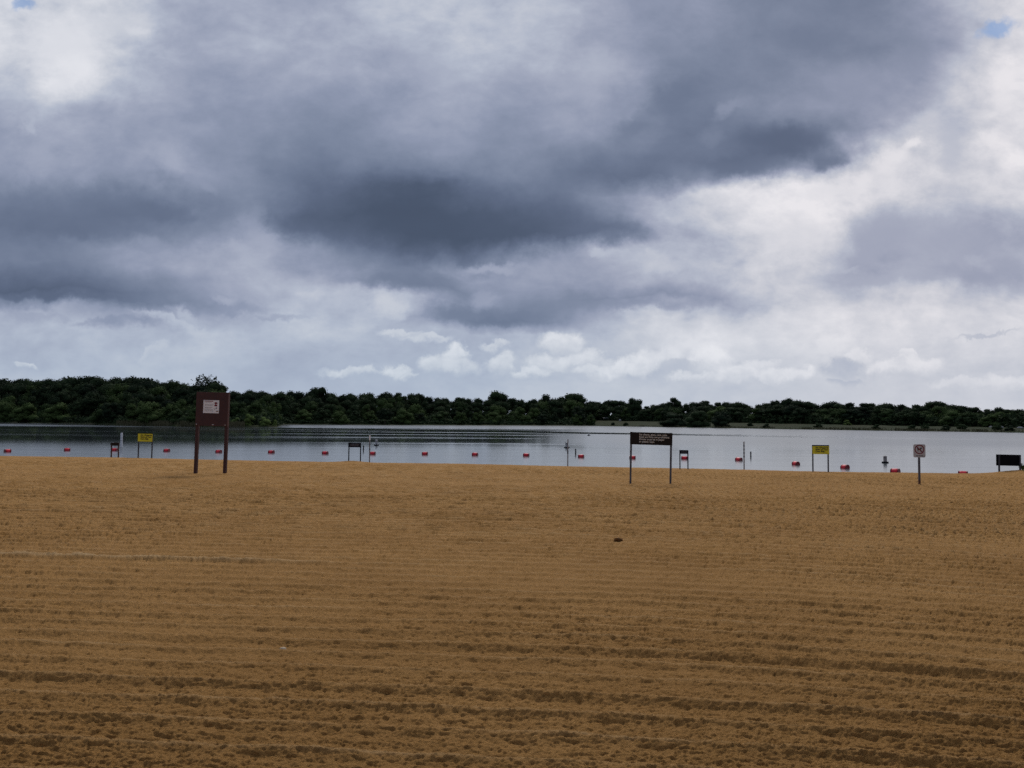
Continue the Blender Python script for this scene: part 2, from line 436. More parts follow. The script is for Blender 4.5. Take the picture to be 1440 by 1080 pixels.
def quads_mesh(name, C, U, V):
    n = len(C)
    co = np.empty((n, 4, 3)); co[:, 0] = C - U - V * 0.6; co[:, 1] = C + U * 0.7 - V; co[:, 2] = C + U + V * 0.7; co[:, 3] = C - U * 0.6 + V
    me = bpy.data.meshes.new(name)
    me.vertices.add(4 * n); me.vertices.foreach_set('co', co.ravel().astype(np.float32))
    me.loops.add(4 * n); me.loops.foreach_set('vertex_index', np.arange(4 * n, dtype=np.int32))
    me.polygons.add(n); me.polygons.foreach_set('loop_start', np.arange(0, 4 * n, 4, dtype=np.int32))
    me.update(calc_edges=True)
    return me
def rand_frames(rs, n, outward, spread):
    d = outward + rs.normal(0, spread, (n, 3)); d /= np.linalg.norm(d, axis=1)[:, None] + 1e-9
    a = np.cross(d, rs.normal(0, 1, (n, 3))); a /= np.linalg.norm(a, axis=1)[:, None] + 1e-9
    b = np.cross(d, a)
    return a, b

def crown_mesh(seed, aspect=0.36, base=0.14, lobes=16, leaves=4600, loose=1.0, flat=1.0):
    """crown of a tree one unit tall"""
    rs = np.random.RandomState(seed)
    zc = (1 + base) / 2; rz = (1 - base) / 2
    cen = []; rad = []
    while len(cen) < lobes:
        p = rs.uniform(-1, 1, 3)
        if np.linalg.norm(p) > 1: continue
        # dome: wider in the upper middle, narrower toward the foot
        wid = 0.62 + 0.5 * math.sqrt(max(0, 1 - p[2] ** 2)) * (1.0 if p[2] > -0.3 else 0.9)
        cen.append((p[0] * aspect * 0.72 * wid, p[1] * aspect * 0.72 * wid, zc + p[2] * rz * 0.74)); rad.append(aspect * rs.uniform(0.30, 0.50))
    cen = np.array(cen); rad = np.array(rad)
    k = rs.randint(0, lobes, leaves)
    d = rs.normal(0, 1, (leaves, 3)); d[:, 2] = d[:, 2] + 0.25
    d /= np.linalg.norm(d, axis=1)[:, None]
    rr = rad[k] * rs.uniform(0.60, 1.06, leaves) ** (1 / loose)
    C = cen[k] + d * rr[:, None] * np.array([1, 1, 0.82 * flat])
    a, b = rand_frames(rs, leaves, d, 0.38)
    s = rs.uniform(0.011, 0.022, leaves)[:, None]
    top = np.percentile(C[:, 2], 99.7)
    C[:, 2] *= 1.0 / top
    me = quads_mesh('crown', C, a * s, b * s)
    # the shaded heart of each bough, so that no sky shows through the middle of the crown
    if loose == 1.0:
        bm = bmesh.new(); bm.from_mesh(me)
        for c_, r_ in zip(cen, rad):
            bmesh.ops.create_icosphere(bm, subdivisions=2, radius=1.0, matrix=Matrix.Translation((c_[0], c_[1], c_[2] / top)) @ Matrix.Diagonal((r_ * .74, r_ * .74, r_ * .62 * flat, 1)))
        bm.to_mesh(me); bm.free()
    return me
def trunk_mesh(seed, h=0.8, r=0.020):
    rs = random.Random(seed); b = B()
    pts = [(rs.uniform(-.01, .01) * i, rs.uniform(-.01, .01) * i, -0.04 + h * i / 5) for i in range(6)]
    b.tube(pts, [r * (1.25 - i * 0.2) for i in range(6)], 7)
    for k in range(6):
        a = rs.uniform(0, 2 * PI); z = rs.uniform(0.3, 0.7); l = rs.uniform(0.14, 0.26)
        b.tube([(0, 0, z), (math.cos(a) * l * .5, math.sin(a) * l * .5, z + l * .4), (math.cos(a) * l, math.sin(a) * l, z + l * .95)], [r * .5, r * .35, r * .12], 5)
    bmesh.ops.recalc_face_normals(b.bm, faces=b.bm.faces)
    me = bpy.data.meshes.new('trunk'); b.bm.to_mesh(me); b.bm.free(); me.materials.append(BARK)
    return me
CROWNS = {}
def crown(kind, i):
    key = (kind, i)
    if key not in CROWNS:
        if kind == 'dark': me = crown_mesh(100 + i, aspect=[.40, .44, .38, .47, .42, .40][i], base=[-.04, .04, .0, .02, -.02, .05][i], lobes=20); me.materials.append(LEAF)
        elif kind == 'green': me = crown_mesh(200 + i, aspect=[.44, .50, .42, .54][i], base=-.28, lobes=24); me.materials.append(LEAF2)
        elif kind == 'bush': me = crown_mesh(300 + i, aspect=[.62, .75, .55][i], base=-0.45, lobes=18, leaves=3000); me.materials.append(BUSH)
        elif kind == 'clump': me = crown_mesh(350 + i, aspect=[.56, .6, .54][i], base=-0.40, lobes=24, leaves=5200); me.materials.append(LEAF)
        elif kind == 'loose': me = crown_mesh(400 + i, aspect=.40, base=.18, lobes=30, leaves=1500, loose=1.4); me.materials.append(LEAF)
        CROWNS[key] = me
    return CROWNS[key]
TRUNKS = [trunk_mesh(i) for i in range(4)]

def tree(px, off, top_py, kind, var, label, group=None, name='broadleaf_tree', cat='tree', wide=1.0, bush=False):
    p = land_point(px, off)
    d = ray(px, top_py); ztop = CAMZ + d.z * p.y
    h = max(2.0, ztop - p.z)
    o = empty(name, p, random.uniform(0, 2 * PI)); o.scale = (h * wide, h * wide, h)
    tag(o, label, cat, group)
    c = bpy.data.objects.new('crown', crown(kind, var)); COL.objects.link(c); c.parent = o
    t = bpy.data.objects.new('stem' if bush else 'trunk', TRUNKS[var % 4]); COL.objects.link(t); t.parent = o
    if bush: t.scale = (0.8, 0.8, 0.6)
    return o

SIL = [(-400, 535), (-120, 533), (0, 534), (50, 535), (75, 532), (115, 530), (150, 532), (180, 531), (205, 533), (225, 537), (250, 537), (262, 541), (315, 544), (325, 549), (340, 550),
       (355, 548), (375, 551), (400, 552), (420, 550), (435, 552), (465, 553), (490, 555), (505, 553), (540, 553), (570, 552), (580, 553), (600, 557), (640, 560), (665, 560), (685, 558),
       (725, 561), (755, 562), (790, 558), (820, 559), (835, 565), (850, 565), (862, 563), (875, 567), (912, 571), (930, 568), (965, 567), (985, 565), (1000, 565), (1035, 566), (1045, 568),
       (1070, 568), (1085, 566), (1105, 562), (1115, 564), (1150, 566), (1180, 567), (1215, 568), (1245, 568), (1280, 571), (1300, 569), (1315, 566), (1345, 569), (1360, 572), (1385, 575),
       (1400, 573), (1410, 576), (1430, 574), (1440, 575), (1600, 574), (2300, 570)]
SX, SY = zip(*SIL)
def sil(px): return float(np.interp(px, SX, SY))
def foot(px, off):
    p = land_point(px, off); return horizon(px) - (p.z - CAMZ) / p.y * F
GB = 'trees along the skyline of the far wood'
GM = 'trees in the middle of the far wood'
GF = 'lower green trees at the front edge of the far wood'
GR = 'trees of the wood above the grassy bank'
def row(x0, x1, step, off, frac, jit, kinds, label, group, wide=(0.95, 1.2)):
    px = x0
    while px < x1:
        x = px + random.uniform(-step * .3, step * .3)
        if 322 < x < 402 and frac < 0.5: px += step; continue
        oo = off(x) + random.uniform(-7, 7)
        fy = foot(x, oo); f = frac + random.uniform(-jit, jit)
        k, n = random.choice(kinds)
        tree(x, max(2.5, oo), fy + (sil(x) - fy) * f, k, random.randrange(n), label, group, wide=random.uniform(*wide))
        px += step * random.uniform(0.85, 1.15)
bankw = lambda x: float(np.interp(x, BK_X, BK_W))
row(-120, 838, 14, lambda x: 112, 1.00, 0.035, [('dark', 6)], 'dark leafy tree on the skyline of the far wood, left of the grassy bank', GB)
row(-120, 838, 21, lambda x: 72, 0.84, 0.06, [('dark', 6), ('dark', 6), ('green', 4)], 'dark tree in the middle depth of the far wood, below the skyline trees', GM)
row(-120, 832, 23, lambda x: 34, 0.64, 0.07, [('dark', 6), ('green', 4)], 'tree in the lower middle of the far wood, behind the shoreline trees', GM)
row(-120, 828, 24, lambda x: 9, 0.43, 0.09, [('green', 4), ('green', 4), ('dark', 6)], 'low bushy green tree at the far waterline, front edge of the wood', GF, (1.1, 1.5))
row(838, 1580, 14, lambda x: bankw(x) + 52, 1.00, 0.045, [('dark', 6)], 'dark tree on the skyline of the wood above the grassy bank', GR, (1.2, 1.6))
row(838, 1580, 17, lambda x: bankw(x) + 14, 0.78, 0.08, [('dark', 6), ('dark', 6), ('green', 4)], 'dark tree at the front of the wood, right behind the grassy bank', GR, (1.35, 1.8))
# trees one can single out
tree(291, 118, 527, 'loose', 0, 'tallest tree with loose airy crown rising behind the brown notice board', wide=1.0)
tree(308, 105, 538, 'dark', 3, 'dark tree shouldering the tall airy tree on its right', wide=1.0)
tree(450, 100, 545, 'dark', 1, 'rounded dome tree standing above the skyline right of the notice board', wide=1.0)
tree(703, 95, 550.5, 'dark', 3, 'broad dark dome tree at mid skyline above open water', wide=1.15)
tree(772, 95, 555, 'dark', 0, 'left of two broad dark trees at the end of the long wood', wide=1.05)
tree(806, 85, 553.5, 'dark', 1, 'right of two broad dark trees, last before the grassy bank', wide=1.25)
tree(893, 110, 560, 'dark', 4, 'small peaked tree above the skyline over the dark lettered sign', wide=0.9)
tree(946, 112, 559.5, 'dark', 2, 'peaked dark tree on the skyline right above the shoreline clump', wide=1.1)
tree(1106, 150, 560.5, 'dark', 3, 'slightly taller skyline tree above the bank left of right yellow sign', wide=1.0)
tree(1316, 142, 564.5, 'dark', 1, 'rounded taller tree on the skyline above the round prohibition sign', wide=1.25)
tree(947, 7, 580, 'clump', 0, 'broad dark shrubby tree at the waterline, left in the clump of three', name='shrubby_tree', wide=2.1)
tree(982, 7, 577, 'clump', 1, 'rounded lighter shrubby tree at the waterline, middle of the clump of three', name='shrubby_tree', wide=1.4)
tree(1013, 7, 579, 'clump', 2, 'dark shrubby tree at the waterline, right in the clump of three', name='shrubby_tree', wide=1.45)
tree(352, 4, 581.5, 'bush', 0, 'bright green round bush on the point beside the brown notice board', name='shore_bush', cat='bush', wide=0.85, bush=True)
tree(374, 3, 586, 'bush', 1, 'wide green bush nearest the tip of the wooded point', name='shore_bush', cat='bush', wide=1.0, bush=True)
tree(387, 2.5, 590, 'bush', 2, 'smallest bush at the very tip of the wooded point', name='shore_bush', cat='bush', wide=1.0, bush=True)
tree(332, 5, 587, 'bush', 1, 'low bush at the right edge of the brown notice board panel', name='shore_bush', cat='bush', wide=1.0, bush=True)
tree(812, 5, 583, 'green', 2, 'dark rounded shrubby tree alone on the shore at end of the wood', name='shrubby_tree', wide=1.3)
tree(832, 6, 583, 'green', 0, 'rounded shrubby tree on the shore where the grassy bank begins', name='shrubby_tree', wide=1.1)

for i, (px, off, top) in enumerate([(1078, 3, 601.5), (1150, 20, 600), (1192, 82, 590.5), (1232, 6, 602), (1282, 4, 603), (1300, 6, 602.5), (1330, 5, 604), (1352, 30, 602), (1402, 20, 604), (1420, 8, 605.5), (862, 5, 595.5), (880, 4, 596), (1055, 30, 598)]):
    tree(px, off, top, 'bush' if i == 2 else 'clump', i % 3, 'pale rounded shrub against the dark wood above the right yellow sign' if i == 2 else 'low dark shrub on the far grassy bank', None if i == 2 else 'low shrubs dotted on the far grassy bank', name='bank_shrub', cat='shrub', wide=1.6, bush=True)

def undergrowth():
    rs = np.random.RandomState(5)
    n = 70000
    px = np.concatenate([rs.uniform(-120, 838, n // 2), rs.uniform(830, 1580, n - n // 2)])
    left = px < 836
    w = np.interp(px, BK_X, BK_W)
    off = np.where(left, 4 + rs.uniform(0, 1, n) ** 1.5 * 118, w + 6 + rs.uniform(0, 1, n) * 45)
    Y = shore_d(px) + off; X = (px - 720) / F * Y; z0 = land_z(px, off)
    clump = 0.55 + 0.9 * np.abs(perlin(X * 0.12, Y * 0.12, 31))
    hmax = np.where(left, 2.5 + off * 0.06, 6.0) * clump
    C = np.stack([X, Y, z0 + rs.uniform(0, 1, n) * hmax], -1)
    a, b = rand_frames(rs, n, np.tile(np.array([0, -0.5, 0.7]), (n, 1)), 0.6)
    s = rs.uniform(0.35, 0.8, n)[:, None]
    me = quads_mesh('undergrowth', C, a * s, b * s)
    o = link('undergrowth', me, LEAF); tag(o, 'dense dark undergrowth filling the far wood under the trees', 'undergrowth', kind='stuff')
undergrowth()
def reeds():
    rs = np.random.RandomState(6); n = 9000
    px = np.concatenate([rs.uniform(165, 345, 6500), rs.uniform(900, 1440, 2500)])
    off = rs.uniform(-1.5, 6, n)
    off = np.where(px > 600, rs.uniform(-0.3, 1.8, n), off)
    Y = shore_d(px) + off; X = (px - 720) / F * Y
    keep = rs.uniform(0, 1, n) < np.clip(0.5 + 1.5 * perlin(px * 0.05, off * 0.1, 33), 0.1, 1)
    X, Y, px, off = X[keep], Y[keep], px[keep], off[keep]; n = len(X)
    h = rs.uniform(0.7, 1.9, n) * np.where(px > 600, 0.55, 1.0)
    C = np.stack([X, Y, np.maximum(land_z(px, off), WATER) + h * 0.4], -1)
    a = np.stack([rs.uniform(0.05, 0.12, n), rs.normal(0, 0.03, n), rs.normal(0, 0.02, n)], -1)
    b = np.stack([rs.normal(0, 0.12, n), rs.normal(0, 0.1, n), h * 0.5], -1)
    o = link('reed_bed', quads_mesh('reed_bed', C, a, b), leaf_mat('reeds', (0.055, 0.058, 0.028), (0.12, 0.11, 0.06)))
    tag(o, 'pale olive reeds and rank grass standing along the far waterline', 'reeds', kind='stuff')
reeds()

# ------------------------------------------------------------------ small things on the far bank
def rock(px, off, size, label, name='boulder'):
    p = land_point(px, off); bm = bmesh.new(); bmesh.ops.create_icosphere(bm, subdivisions=3, radius=1)
    rs = np.random.RandomState(int(px))
    for v in bm.verts:
        c = v.co; n = perlin(np.array([c.x * 1.3 + px]), np.array([c.y * 1.3 + c.z * 2.1]), 40)[0]
        v.co = Vector((c.x * size[0], c.y * size[1], c.z * size[2])) * (1 + 0.45 * n)
    me = bpy.data.meshes.new(name); bm.to_mesh(me); bm.free()
    o = link(name, me, PALE, loc=p + Vector((0, 0, size[2] * 0.35))); tag(o, label, 'boulder')
PALE = mat('pale_stone', (0.30, 0.30, 0.29), 0.9, 0.25, 3.0)
rock(1408, 62, (0.9, 0.7, 0.5), 'pale boulder at the foot of the far wood, above the black board')
rock(1434, 56, (1.2, 0.7, 0.45), 'pale boulder on the grassy bank nearest the right edge')
rock(1393, 66, (0.7, 0.6, 0.5), 'grey boulder in the shade, left of the pale one above the black board')
rock(872, 78, (0.9, 0.8, 1.0), 'small upright pale rock on the bank right of the shelter')
def shelter():
    p = land_point(852, 74); o = empty('picnic_shelter', p, 0.15)
    tag(o, 'small grey roofed open shelter on the far grassy bank under trees', 'shelter')
    b = B(); n = 10
    out = [(-2.0, 1.95)] + [(-2.0 + 4.0 * k / n, 2.05 + 0.35 * math.sin(PI * (0.15 + 0.85 * k / n))) for k in range(n + 1)] + [(2.0, 1.95)]
    b.plate(out, -1.3, 1.3); b.build('roof', mat('shelter_roof', (0.22, 0.22, 0.22), 0.7), o)
    for sx in (-1.7, 1.7):
        for sy in (-1.1, 1.1):
            q = B(); q.box((sx, sy, 0.93), (0.12, 0.12, 2.04), 0.01); q.build('post', BARK, o)
shelter()

# ------------------------------------------------------------------ beach furniture
BROWN = mat('red_brown_paint', (0.046, 0.012, 0.010), 0.65, 0.2, 5.0, bump=0.004, bscale=30)
DKBROWN = mat('dark_brown_panel', (0.018, 0.013, 0.010), 0.8, 0.2, 6.0, spec=0.2)
GREYMETAL = mat('galvanised_steel', (0.080, 0.085, 0.105), 0.45, 0.25, 9.0, metal=0.35)
DKMETAL = mat('dark_steel', (0.035, 0.040, 0.055), 0.5, 0.25, 9.0, metal=0.3)
NAVY = mat('navy_panel', (0.008, 0.010, 0.018), 0.8, 0.2, 6.0, spec=0.2)
BLACK = mat('black_panel', (0.004, 0.0045, 0.007), 0.85, 0.25, 4.0, spec=0.1)
YELLOW = mat('faded_yellow', (0.62, 0.57, 0.016), 0.6, 0.12, 4.0)
WHITE = mat('white_paint', (0.76, 0.76, 0.76), 0.55, 0.08, 7.0)
GREYWHITE = mat('weathered_white', (0.44, 0.43, 0.425), 0.6, 0.25, 5.0)
CREAM = mat('cream_letters', (0.72, 0.69, 0.60), 0.6, 0.1, 9.0)
REDINK = mat('red_ink', (0.17, 0.008, 0.022), 0.6, 0.15, 9.0)
GREYINK = mat('grey_ink', (0.20, 0.20, 0.22), 0.6, 0.1, 9.0)
BLACKINK = mat('black_ink', (0.012, 0.012, 0.012), 0.6, 0.1, 9.0)
REDFLOAT = mat('red_plastic', (0.80, 0.022, 0.04), 0.5, 0.15, 3.0)
DKRED = mat('dark_red_rim', (0.22, 0.008, 0.014), 0.5, 0.15, 3.0)
PVC = mat('pvc_pole', (0.20, 0.20, 0.21), 0.5, 0.3, 7.0)
OLDWOOD = mat('old_wood', (0.06, 0.055, 0.05), 0.9, 0.3, 8.0)
RUST = mat('rusty_foot', (0.14, 0.06, 0.03), 0.8, 0.3, 12.0)

def frame_for(x0, x1, base_py=None, t=None, yaw=-0.20):
    """ground point midway between two posts, the pixel size there, and post spacing"""
    xm = (x0 + x1) / 2
    if base_py is not None: p = on_sand(xm, base_py)
    else:
        x, y = crest_point(xm, t); p = Vector((x, y, float(base_h(x, y))))
    pxm = p.y / F
    # the sign is turned with the shore: correct its width for the turn
    ax = p.x / p.y
    return p, pxm, (x1 - x0) * pxm / (math.cos(yaw) - math.sin(yaw) * ax)
def zat(p, px, py): return at_depth(px, py, p.y).z - p.z
def ground_local(o, x):
    q = o.matrix_basis @ Vector((x, 0, 0)); return float(base_h(q.x, q.y)) - o.location.z
def post(parent, x, y, top, d, m, square=True, bevel=0.006, foot=0.55):
    b = B(); g = ground_local(parent, x)
    if square: b.box((x, y, (top + g - foot) / 2), (d, d, top - g + foot), bevel)
    else: b.lathe([(d / 2, g - foot), (d / 2, top - 0.01), (d / 2 - 0.008, top)], 14, c=(x, y, 0))
    return b.build('post', m, parent, smooth=False)

# 1. the tall red-brown notice board
yaw = -0.14
p, k, w = frame_for(273.6, 314.6, 665.5, yaw=yaw)
nb = empty('notice_board', p, yaw, 0.021); tag(nb, 'tall red-brown board on two posts with white notice pinned on it', 'notice board')
zt, zb = zat(p, 297, 551.5), zat(p, 297, 599)
for x in (-w / 2, w / 2): post(nb, x, 0.075, zt - 0.05, 0.108, BROWN)
pw = w + 0.10
b = B(); b.box((0.0, 0, (zt + zb) / 2), (pw, 0.035, zt - zb), 0.006); pan = b.build('board', BROWN, nb)
b = B(); b.box((pw / 2 + 0.0125, 0.01, (zt + zb) / 2), (0.025, 0.07, zt - zb + 0.01), 0.004); b.build('edge_trim', mat('worn_brown_edge', (0.09, 0.04, 0.033), 0.7, 0.25, 8.0), nb)
for i, bx in enumerate((-w / 2 + .62, w / 2 - 0.48, w / 2 - .02, -w / 2)):
    b = B(); b.lathe([(0.020, -0.012), (0.020, 0.0), (0.012, 0.006)], 10, c=(0, 0, 0)); o = b.build('bolt', mat('bolt_steel', (0.45, 0.43, 0.42), 0.4, 0.1, 9, metal=0.6), pan)
    o.rotation_euler = (PI / 2, 0, 0); o.location = (bx, -0.024, zb + 0.045)
# white notice: title bar, text lines, two red symbols
def px2x(px): return (px - 297.2) * k / math.cos(yaw)
nx0, nx1 = px2x(284.7), px2x(308); nz0, nz1 = zat(p, 297, 581), zat(p, 297, 562.8)
b = B(); b.box(((nx0 + nx1) / 2, -0.023, (nz0 + nz1) / 2), (nx1 - nx0, 0.010, nz1 - nz0), 0.002); nt_ = b.build('notice', WHITE, pan)
NW, NH = nx1 - nx0, nz1 - nz0
def nbox(u0, u1, v0, v1, m, name):
    b = B(); b.box((nx0 + (u0 + u1) / 2 * NW, -0.0295, nz1 - (v0 + v1) / 2 * NH), ((u1 - u0) * NW, 0.003, (v1 - v0) * NH)); return b.build(name, m, nt_)
nbox(0.06, 0.62, 0.05, 0.105, REDINK, 'title_bar')
b = B()
rr = random.Random(3)
for v in (0.17, 0.35, 0.40, 0.56, 0.61, 0.72, 0.78, 0.85):
    u = 0.10
    while u < 0.60 - rr.random() * 0.1:
        l = rr.uniform(0.03, 0.085); b.box((nx0 + (u + l / 2) * NW, -0.0292, nz1 - v * NH), (l * NW, 0.0024, 0.020 * NH)); u += l + 0.016
b.build('text_lines', GREYINK, nt_)
for v in (0.22, 0.40):
    b = B(); ww, hh = 0.19 * NW, 0.13 * NH
    b.plate([(x + nx0 + 0.80 * NW, z + nz1 - v * NH) for x, z in rounded(ww, hh, hh * 0.45)], -0.031, -0.027); b.build('red_symbol', REDINK, nt_)
b = B(); b.box((nx0 + 0.80 * NW, -0.0292, nz1 - 0.31 * NH), (0.055 * NW, 0.0024, 0.07 * NH)); b.build('red_symbol_link', REDINK, nt_)
nbox(0.70, 0.77, 0.66, 0.70, mat('green_ink', (0.05, 0.12, 0.09), 0.6), 'green_mark'); nbox(0.80, 0.88, 0.55, 0.66, GREYINK, 'grey_mark')
nbox(0.82, 0.97, 0.80, 0.88, mat('tan_ink', (0.20, 0.13, 0.09), 0.6), 'emblem')

# 2. dark sign with lettering
yaw = -0.16
p, k, w = frame_for(886.5, 942.5, 680, yaw=yaw)
s = empty('rules_sign', p, yaw, 0.019); tag(s, 'wide dark brown sign with cream lettering between two grey posts', 'sign')
zt, zb = zat(p, 914, 608.2), zat(p, 914, 625.6)
for x in (-w / 2, w / 2): post(s, x, 0.0, zt + 0.01, 0.062, GREYMETAL, foot=0.5)
b = B(); b.box((0, -0.05, (zt + zb) / 2), (w + 0.075, 0.03, zt - zb), 0.004); pan = b.build('panel', DKBROWN, s)
H = zt - zb
lettering("Ice chests, glass, cans, pets,\nfood and fires are prohibited.\nDrinks must be in paper\nor plastic cups.", H * 0.205, CREAM, pan, (-w / 2 + w * 0.20, -0.0665, zt - H * 0.245), spacing=0.93)

# 3. yellow "No Lifeguards" signs
def yellow_sign(x0, x1, tops, bots, label, base=None, t=None, yaw=-0.16, tilt=0.0, frame=0.03):
    p, k, w = frame_for(x0, x1, base, t, yaw)
    s = empty('swim_warning_sign', p, yaw, tilt); tag(s, label, 'sign', 'yellow swim warning signs')
    xm = (x0 + x1) / 2
    zt, zb = zat(p, xm, tops), zat(p, xm, bots)
    for x in (-w / 2, w / 2): post(s, x, 0.0, zt - 0.005, 0.055, DKMETAL, foot=0.6)
    pw = w + 0.08; H = zt - zb
    b = B(); b.box((0, -0.042, (zt + zb) / 2), (pw, 0.02, H), 0.003); bk = b.build('backing_board', NAVY, s)
    hh = H - 0.055
    b = B(); b.box((0.005, -0.0575, zb + hh / 2 + 0.003), (pw - 0.02, 0.010, hh), 0.002); pan = b.build('panel', YELLOW, s)
    lettering("No Lifeguards\nSwim at Your\nOwn Risk", hh * 0.275, BLACKINK, pan, (-pw * 0.30, -0.064, zb + hh * 0.74), spacing=0.88, bold=0.035)
    return s
yellow_sign(195.5, 214.5, 608.6, 621.0, 'bright yellow warning sign with black lettering, left of the brown notice board', t=40.6, tilt=0.012)
yellow_sign(1142.5, 1164, 625.8, 638.6, 'yellow warning sign with black lettering and dark top edge, right of centre', t=38.9)

# 4. small low dark signs at the water's edge
def low_sign(x0, x1, tops, bots, label, pm, lm, base=None, t=None, yaw=-0.16, d=0.05, marks=None, name='beach_sign', over=0.05):
    p, k, w = frame_for(x0, x1, base, t, yaw)
    s = empty(name, p, yaw); tag(s, label, 'sign')
    xm = (x0 + x1) / 2
    zt, zb = zat(p, xm, tops), zat(p, xm, bots)
    for x in (-w / 2, w / 2): post(s, x, 0.0, zt - 0.01, d, lm, foot=0.6)
    b = B(); b.box((0, -0.038, (zt + zb) / 2), (w + over, 0.022, zt - zb), 0.003); pan = b.build('panel', pm, s)
    if marks:
        q = B(); rr = random.Random(int(x0))
        for v in marks[1]:
            u = 0.16
            while u < 0.80:
                l = rr.uniform(0.05, 0.12); q.box((-w / 2 + (u + l / 2) * w, -0.0508, zt - v * (zt - zb)), (l * w, 0.003, 0.09 * (zt - zb))); u += l + 0.03
        q.build('text_lines', marks[0], pan)
    return s, p, w, zt, zb
low_sign(157.7, 167.6, 622.2, 626.8, 'small low dark sign on red-brown posts left of the left yellow sign', DKBROWN, BROWN, t=40.7, d=0.058)
low_sign(491.2, 507.6, 622.6, 629.0, 'small low navy blue sign on a sand mound left of the white-topped pole', NAVY, NAVY, t=40.2, d=0.048, marks=(GREYINK, (0.35, 0.65)))
low_sign(956, 967.2, 632.9, 638.2, 'tiny low black sign just right of the wide lettered sign', NAVY, NAVY, t=38.6, d=0.050, marks=(mat('faded_letters', (0.12, 0.13, 0.14), 0.6), (0.4, 0.7)), over=0.035)
# black board on the right mound, posts in front of the panel
yaw = -0.10
p, k, w = frame_for(1403, 1432.3, t=39.9, yaw=yaw)
s = empty('black_board', p, yaw, 0.012); tag(s, 'plain black board on two grey posts by the right edge', 'board')
zt, zb = zat(p, 1417, 639.3), zat(p, 1417, 655.0)
for x in (-w / 2, w / 2): post(s, x, -0.045, zt - 0.02, 0.060, DKMETAL, foot=0.7)
b = B(); b.box((-0.02, 0, (zt + zb) / 2), (w + 0.16, 0.03, zt - zb), 0.004); b.build('panel', BLACK, s)

# 5. the round prohibition sign on one post
p = on_sand(1293, 681); k = p.y / F
s = empty('no_dogs_sign', p, -0.08); tag(s, 'white square sign with red prohibition ring on a single grey post', 'sign')
zt, zb = zat(p, 1293, 624.8), zat(p, 1293, 643.2)
post(s, 0, 0.0, zb + 0.12, 0.058, GREYMETAL, foot=0.5)
q = B(); q.box((0, 0.0, 0.06), (0.061, 0.061, 0.14), 0.004); q.build('post_foot', RUST, s)
pw = 16.2 * k; H = zt - zb; zc = (zt + zb) / 2
q = B(); q.plate([(x, z + zc) for x, z in rounded(pw, H, 0.045)], -0.046, -0.032); pan = q.build('panel', GREYWHITE, s)
q = B(); oc = Vector((0, 0, zc + H * 0.115)); R1, R2 = pw * 0.405, pw * 0.325
n = 40
a1 = [q.bm.verts.new((R1 * math.cos(2 * PI * i / n), -0.0495, oc.z + R1 * math.sin(2 * PI * i / n))) for i in range(n)]
a2 = [q.bm.verts.new((R2 * math.cos(2 * PI * i / n), -0.0495, oc.z + R2 * math.sin(2 * PI * i / n))) for i in range(n)]
b1 = [q.bm.verts.new(v.co + Vector((0, 0.003, 0))) for v in a1]; b2 = [q.bm.verts.new(v.co + Vector((0, 0.003, 0))) for v in a2]
for i in range(n):
    j = (i + 1) % n
    for f in ((a1[i], a1[j], a2[j], a2[i]), (b1[i], b2[i], b2[j], b1[j]), (a1[i], b1[i], b1[j], a1[j]), (a2[i], a2[j], b2[j], b2[i])): q.bm.faces.new(f)
q.box((0, -0.0505, oc.z), (R2 * 2.0, 0.002, pw * 0.075), rot=Euler((0, math.radians(45), 0)))
q.build('prohibition_ring', REDINK, pan)
# dog pictogram: body, head, legs, tail as one flat black mark
q = B()
dog = [(-.72, .10), (-.60, .30), (-.10, .22), (.22, .26), (.34, .56), (.46, .60), (.52, .46), (.74, .36), (.70, .24), (.44, .18), (.36, -.08), (.38, -.60), (.24, -.60), (.20, -.16), (-.30, -.14), (-.36, -.60), (-.50, -.60), (-.50, -.10), (-.56, .06)]
q.plate([(x * R2 * 0.92, z * R2 * 0.92 + oc.z) for x, z in dog], -0.0488, -0.0462); q.build('dog_pictogram', BLACKINK, pan)
lettering("NO DOGS", H * 0.115, BLACKINK, pan, (0, -0.0485, zb + H * 0.085), align='CENTER')

# ------------------------------------------------------------------ poles and stakes at the water's edge
def pole(px, top, t, d, label, white_to=None, base=None, stripes=False):
    x, y = crest_point(px, t); p = Vector((x, y, float(base_h(x, y))))
    o = empty('depth_pole', p); tag(o, label, 'pole', 'tall thin poles at the waterline')
    zt = zat(p, px, top); z1 = zat(p, px, white_to) if white_to else zt
    q = B(); q.lathe([(d / 2, -0.6), (d / 2, z1)], 12); q.build('shaft', PVC, o)
    if white_to:
        q = B(); q.lathe([(d * 0.62, z1 - 0.02), (d * 0.62, zt - 0.01), (d * 0.4, zt)], 12); q.build('white_sleeve', WHITE, o)
    else:
        q = B(); q.lathe([(d * 0.62, zt - 0.05), (d * 0.62, zt - 0.01), (d * 0.35, zt)], 12); q.build('cap', GREYWHITE, o)
    if stripes:
        for py in stripes:
            z = zat(p, px, py); q = B(); q.lathe([(d * 0.58, z - 0.045), (d * 0.58, z + 0.045)], 12); q.build('band', DKMETAL, o)
    return o
pole(520.3, 612.2, 42.6, 0.062, 'thin grey pole with white top standing right of the navy sign', white_to=618.5, stripes=(625, 632))
pole(798.6, 617.6, 42.6, 0.058, 'thin dark pole in front of a marker buoy at mid shore', stripes=(635, 637))
pole(1046.0, 621.0, 42.4, 0.062, 'thin banded grey pole between the tiny sign and right yellow sign', stripes=(627, 632, 637, 642))
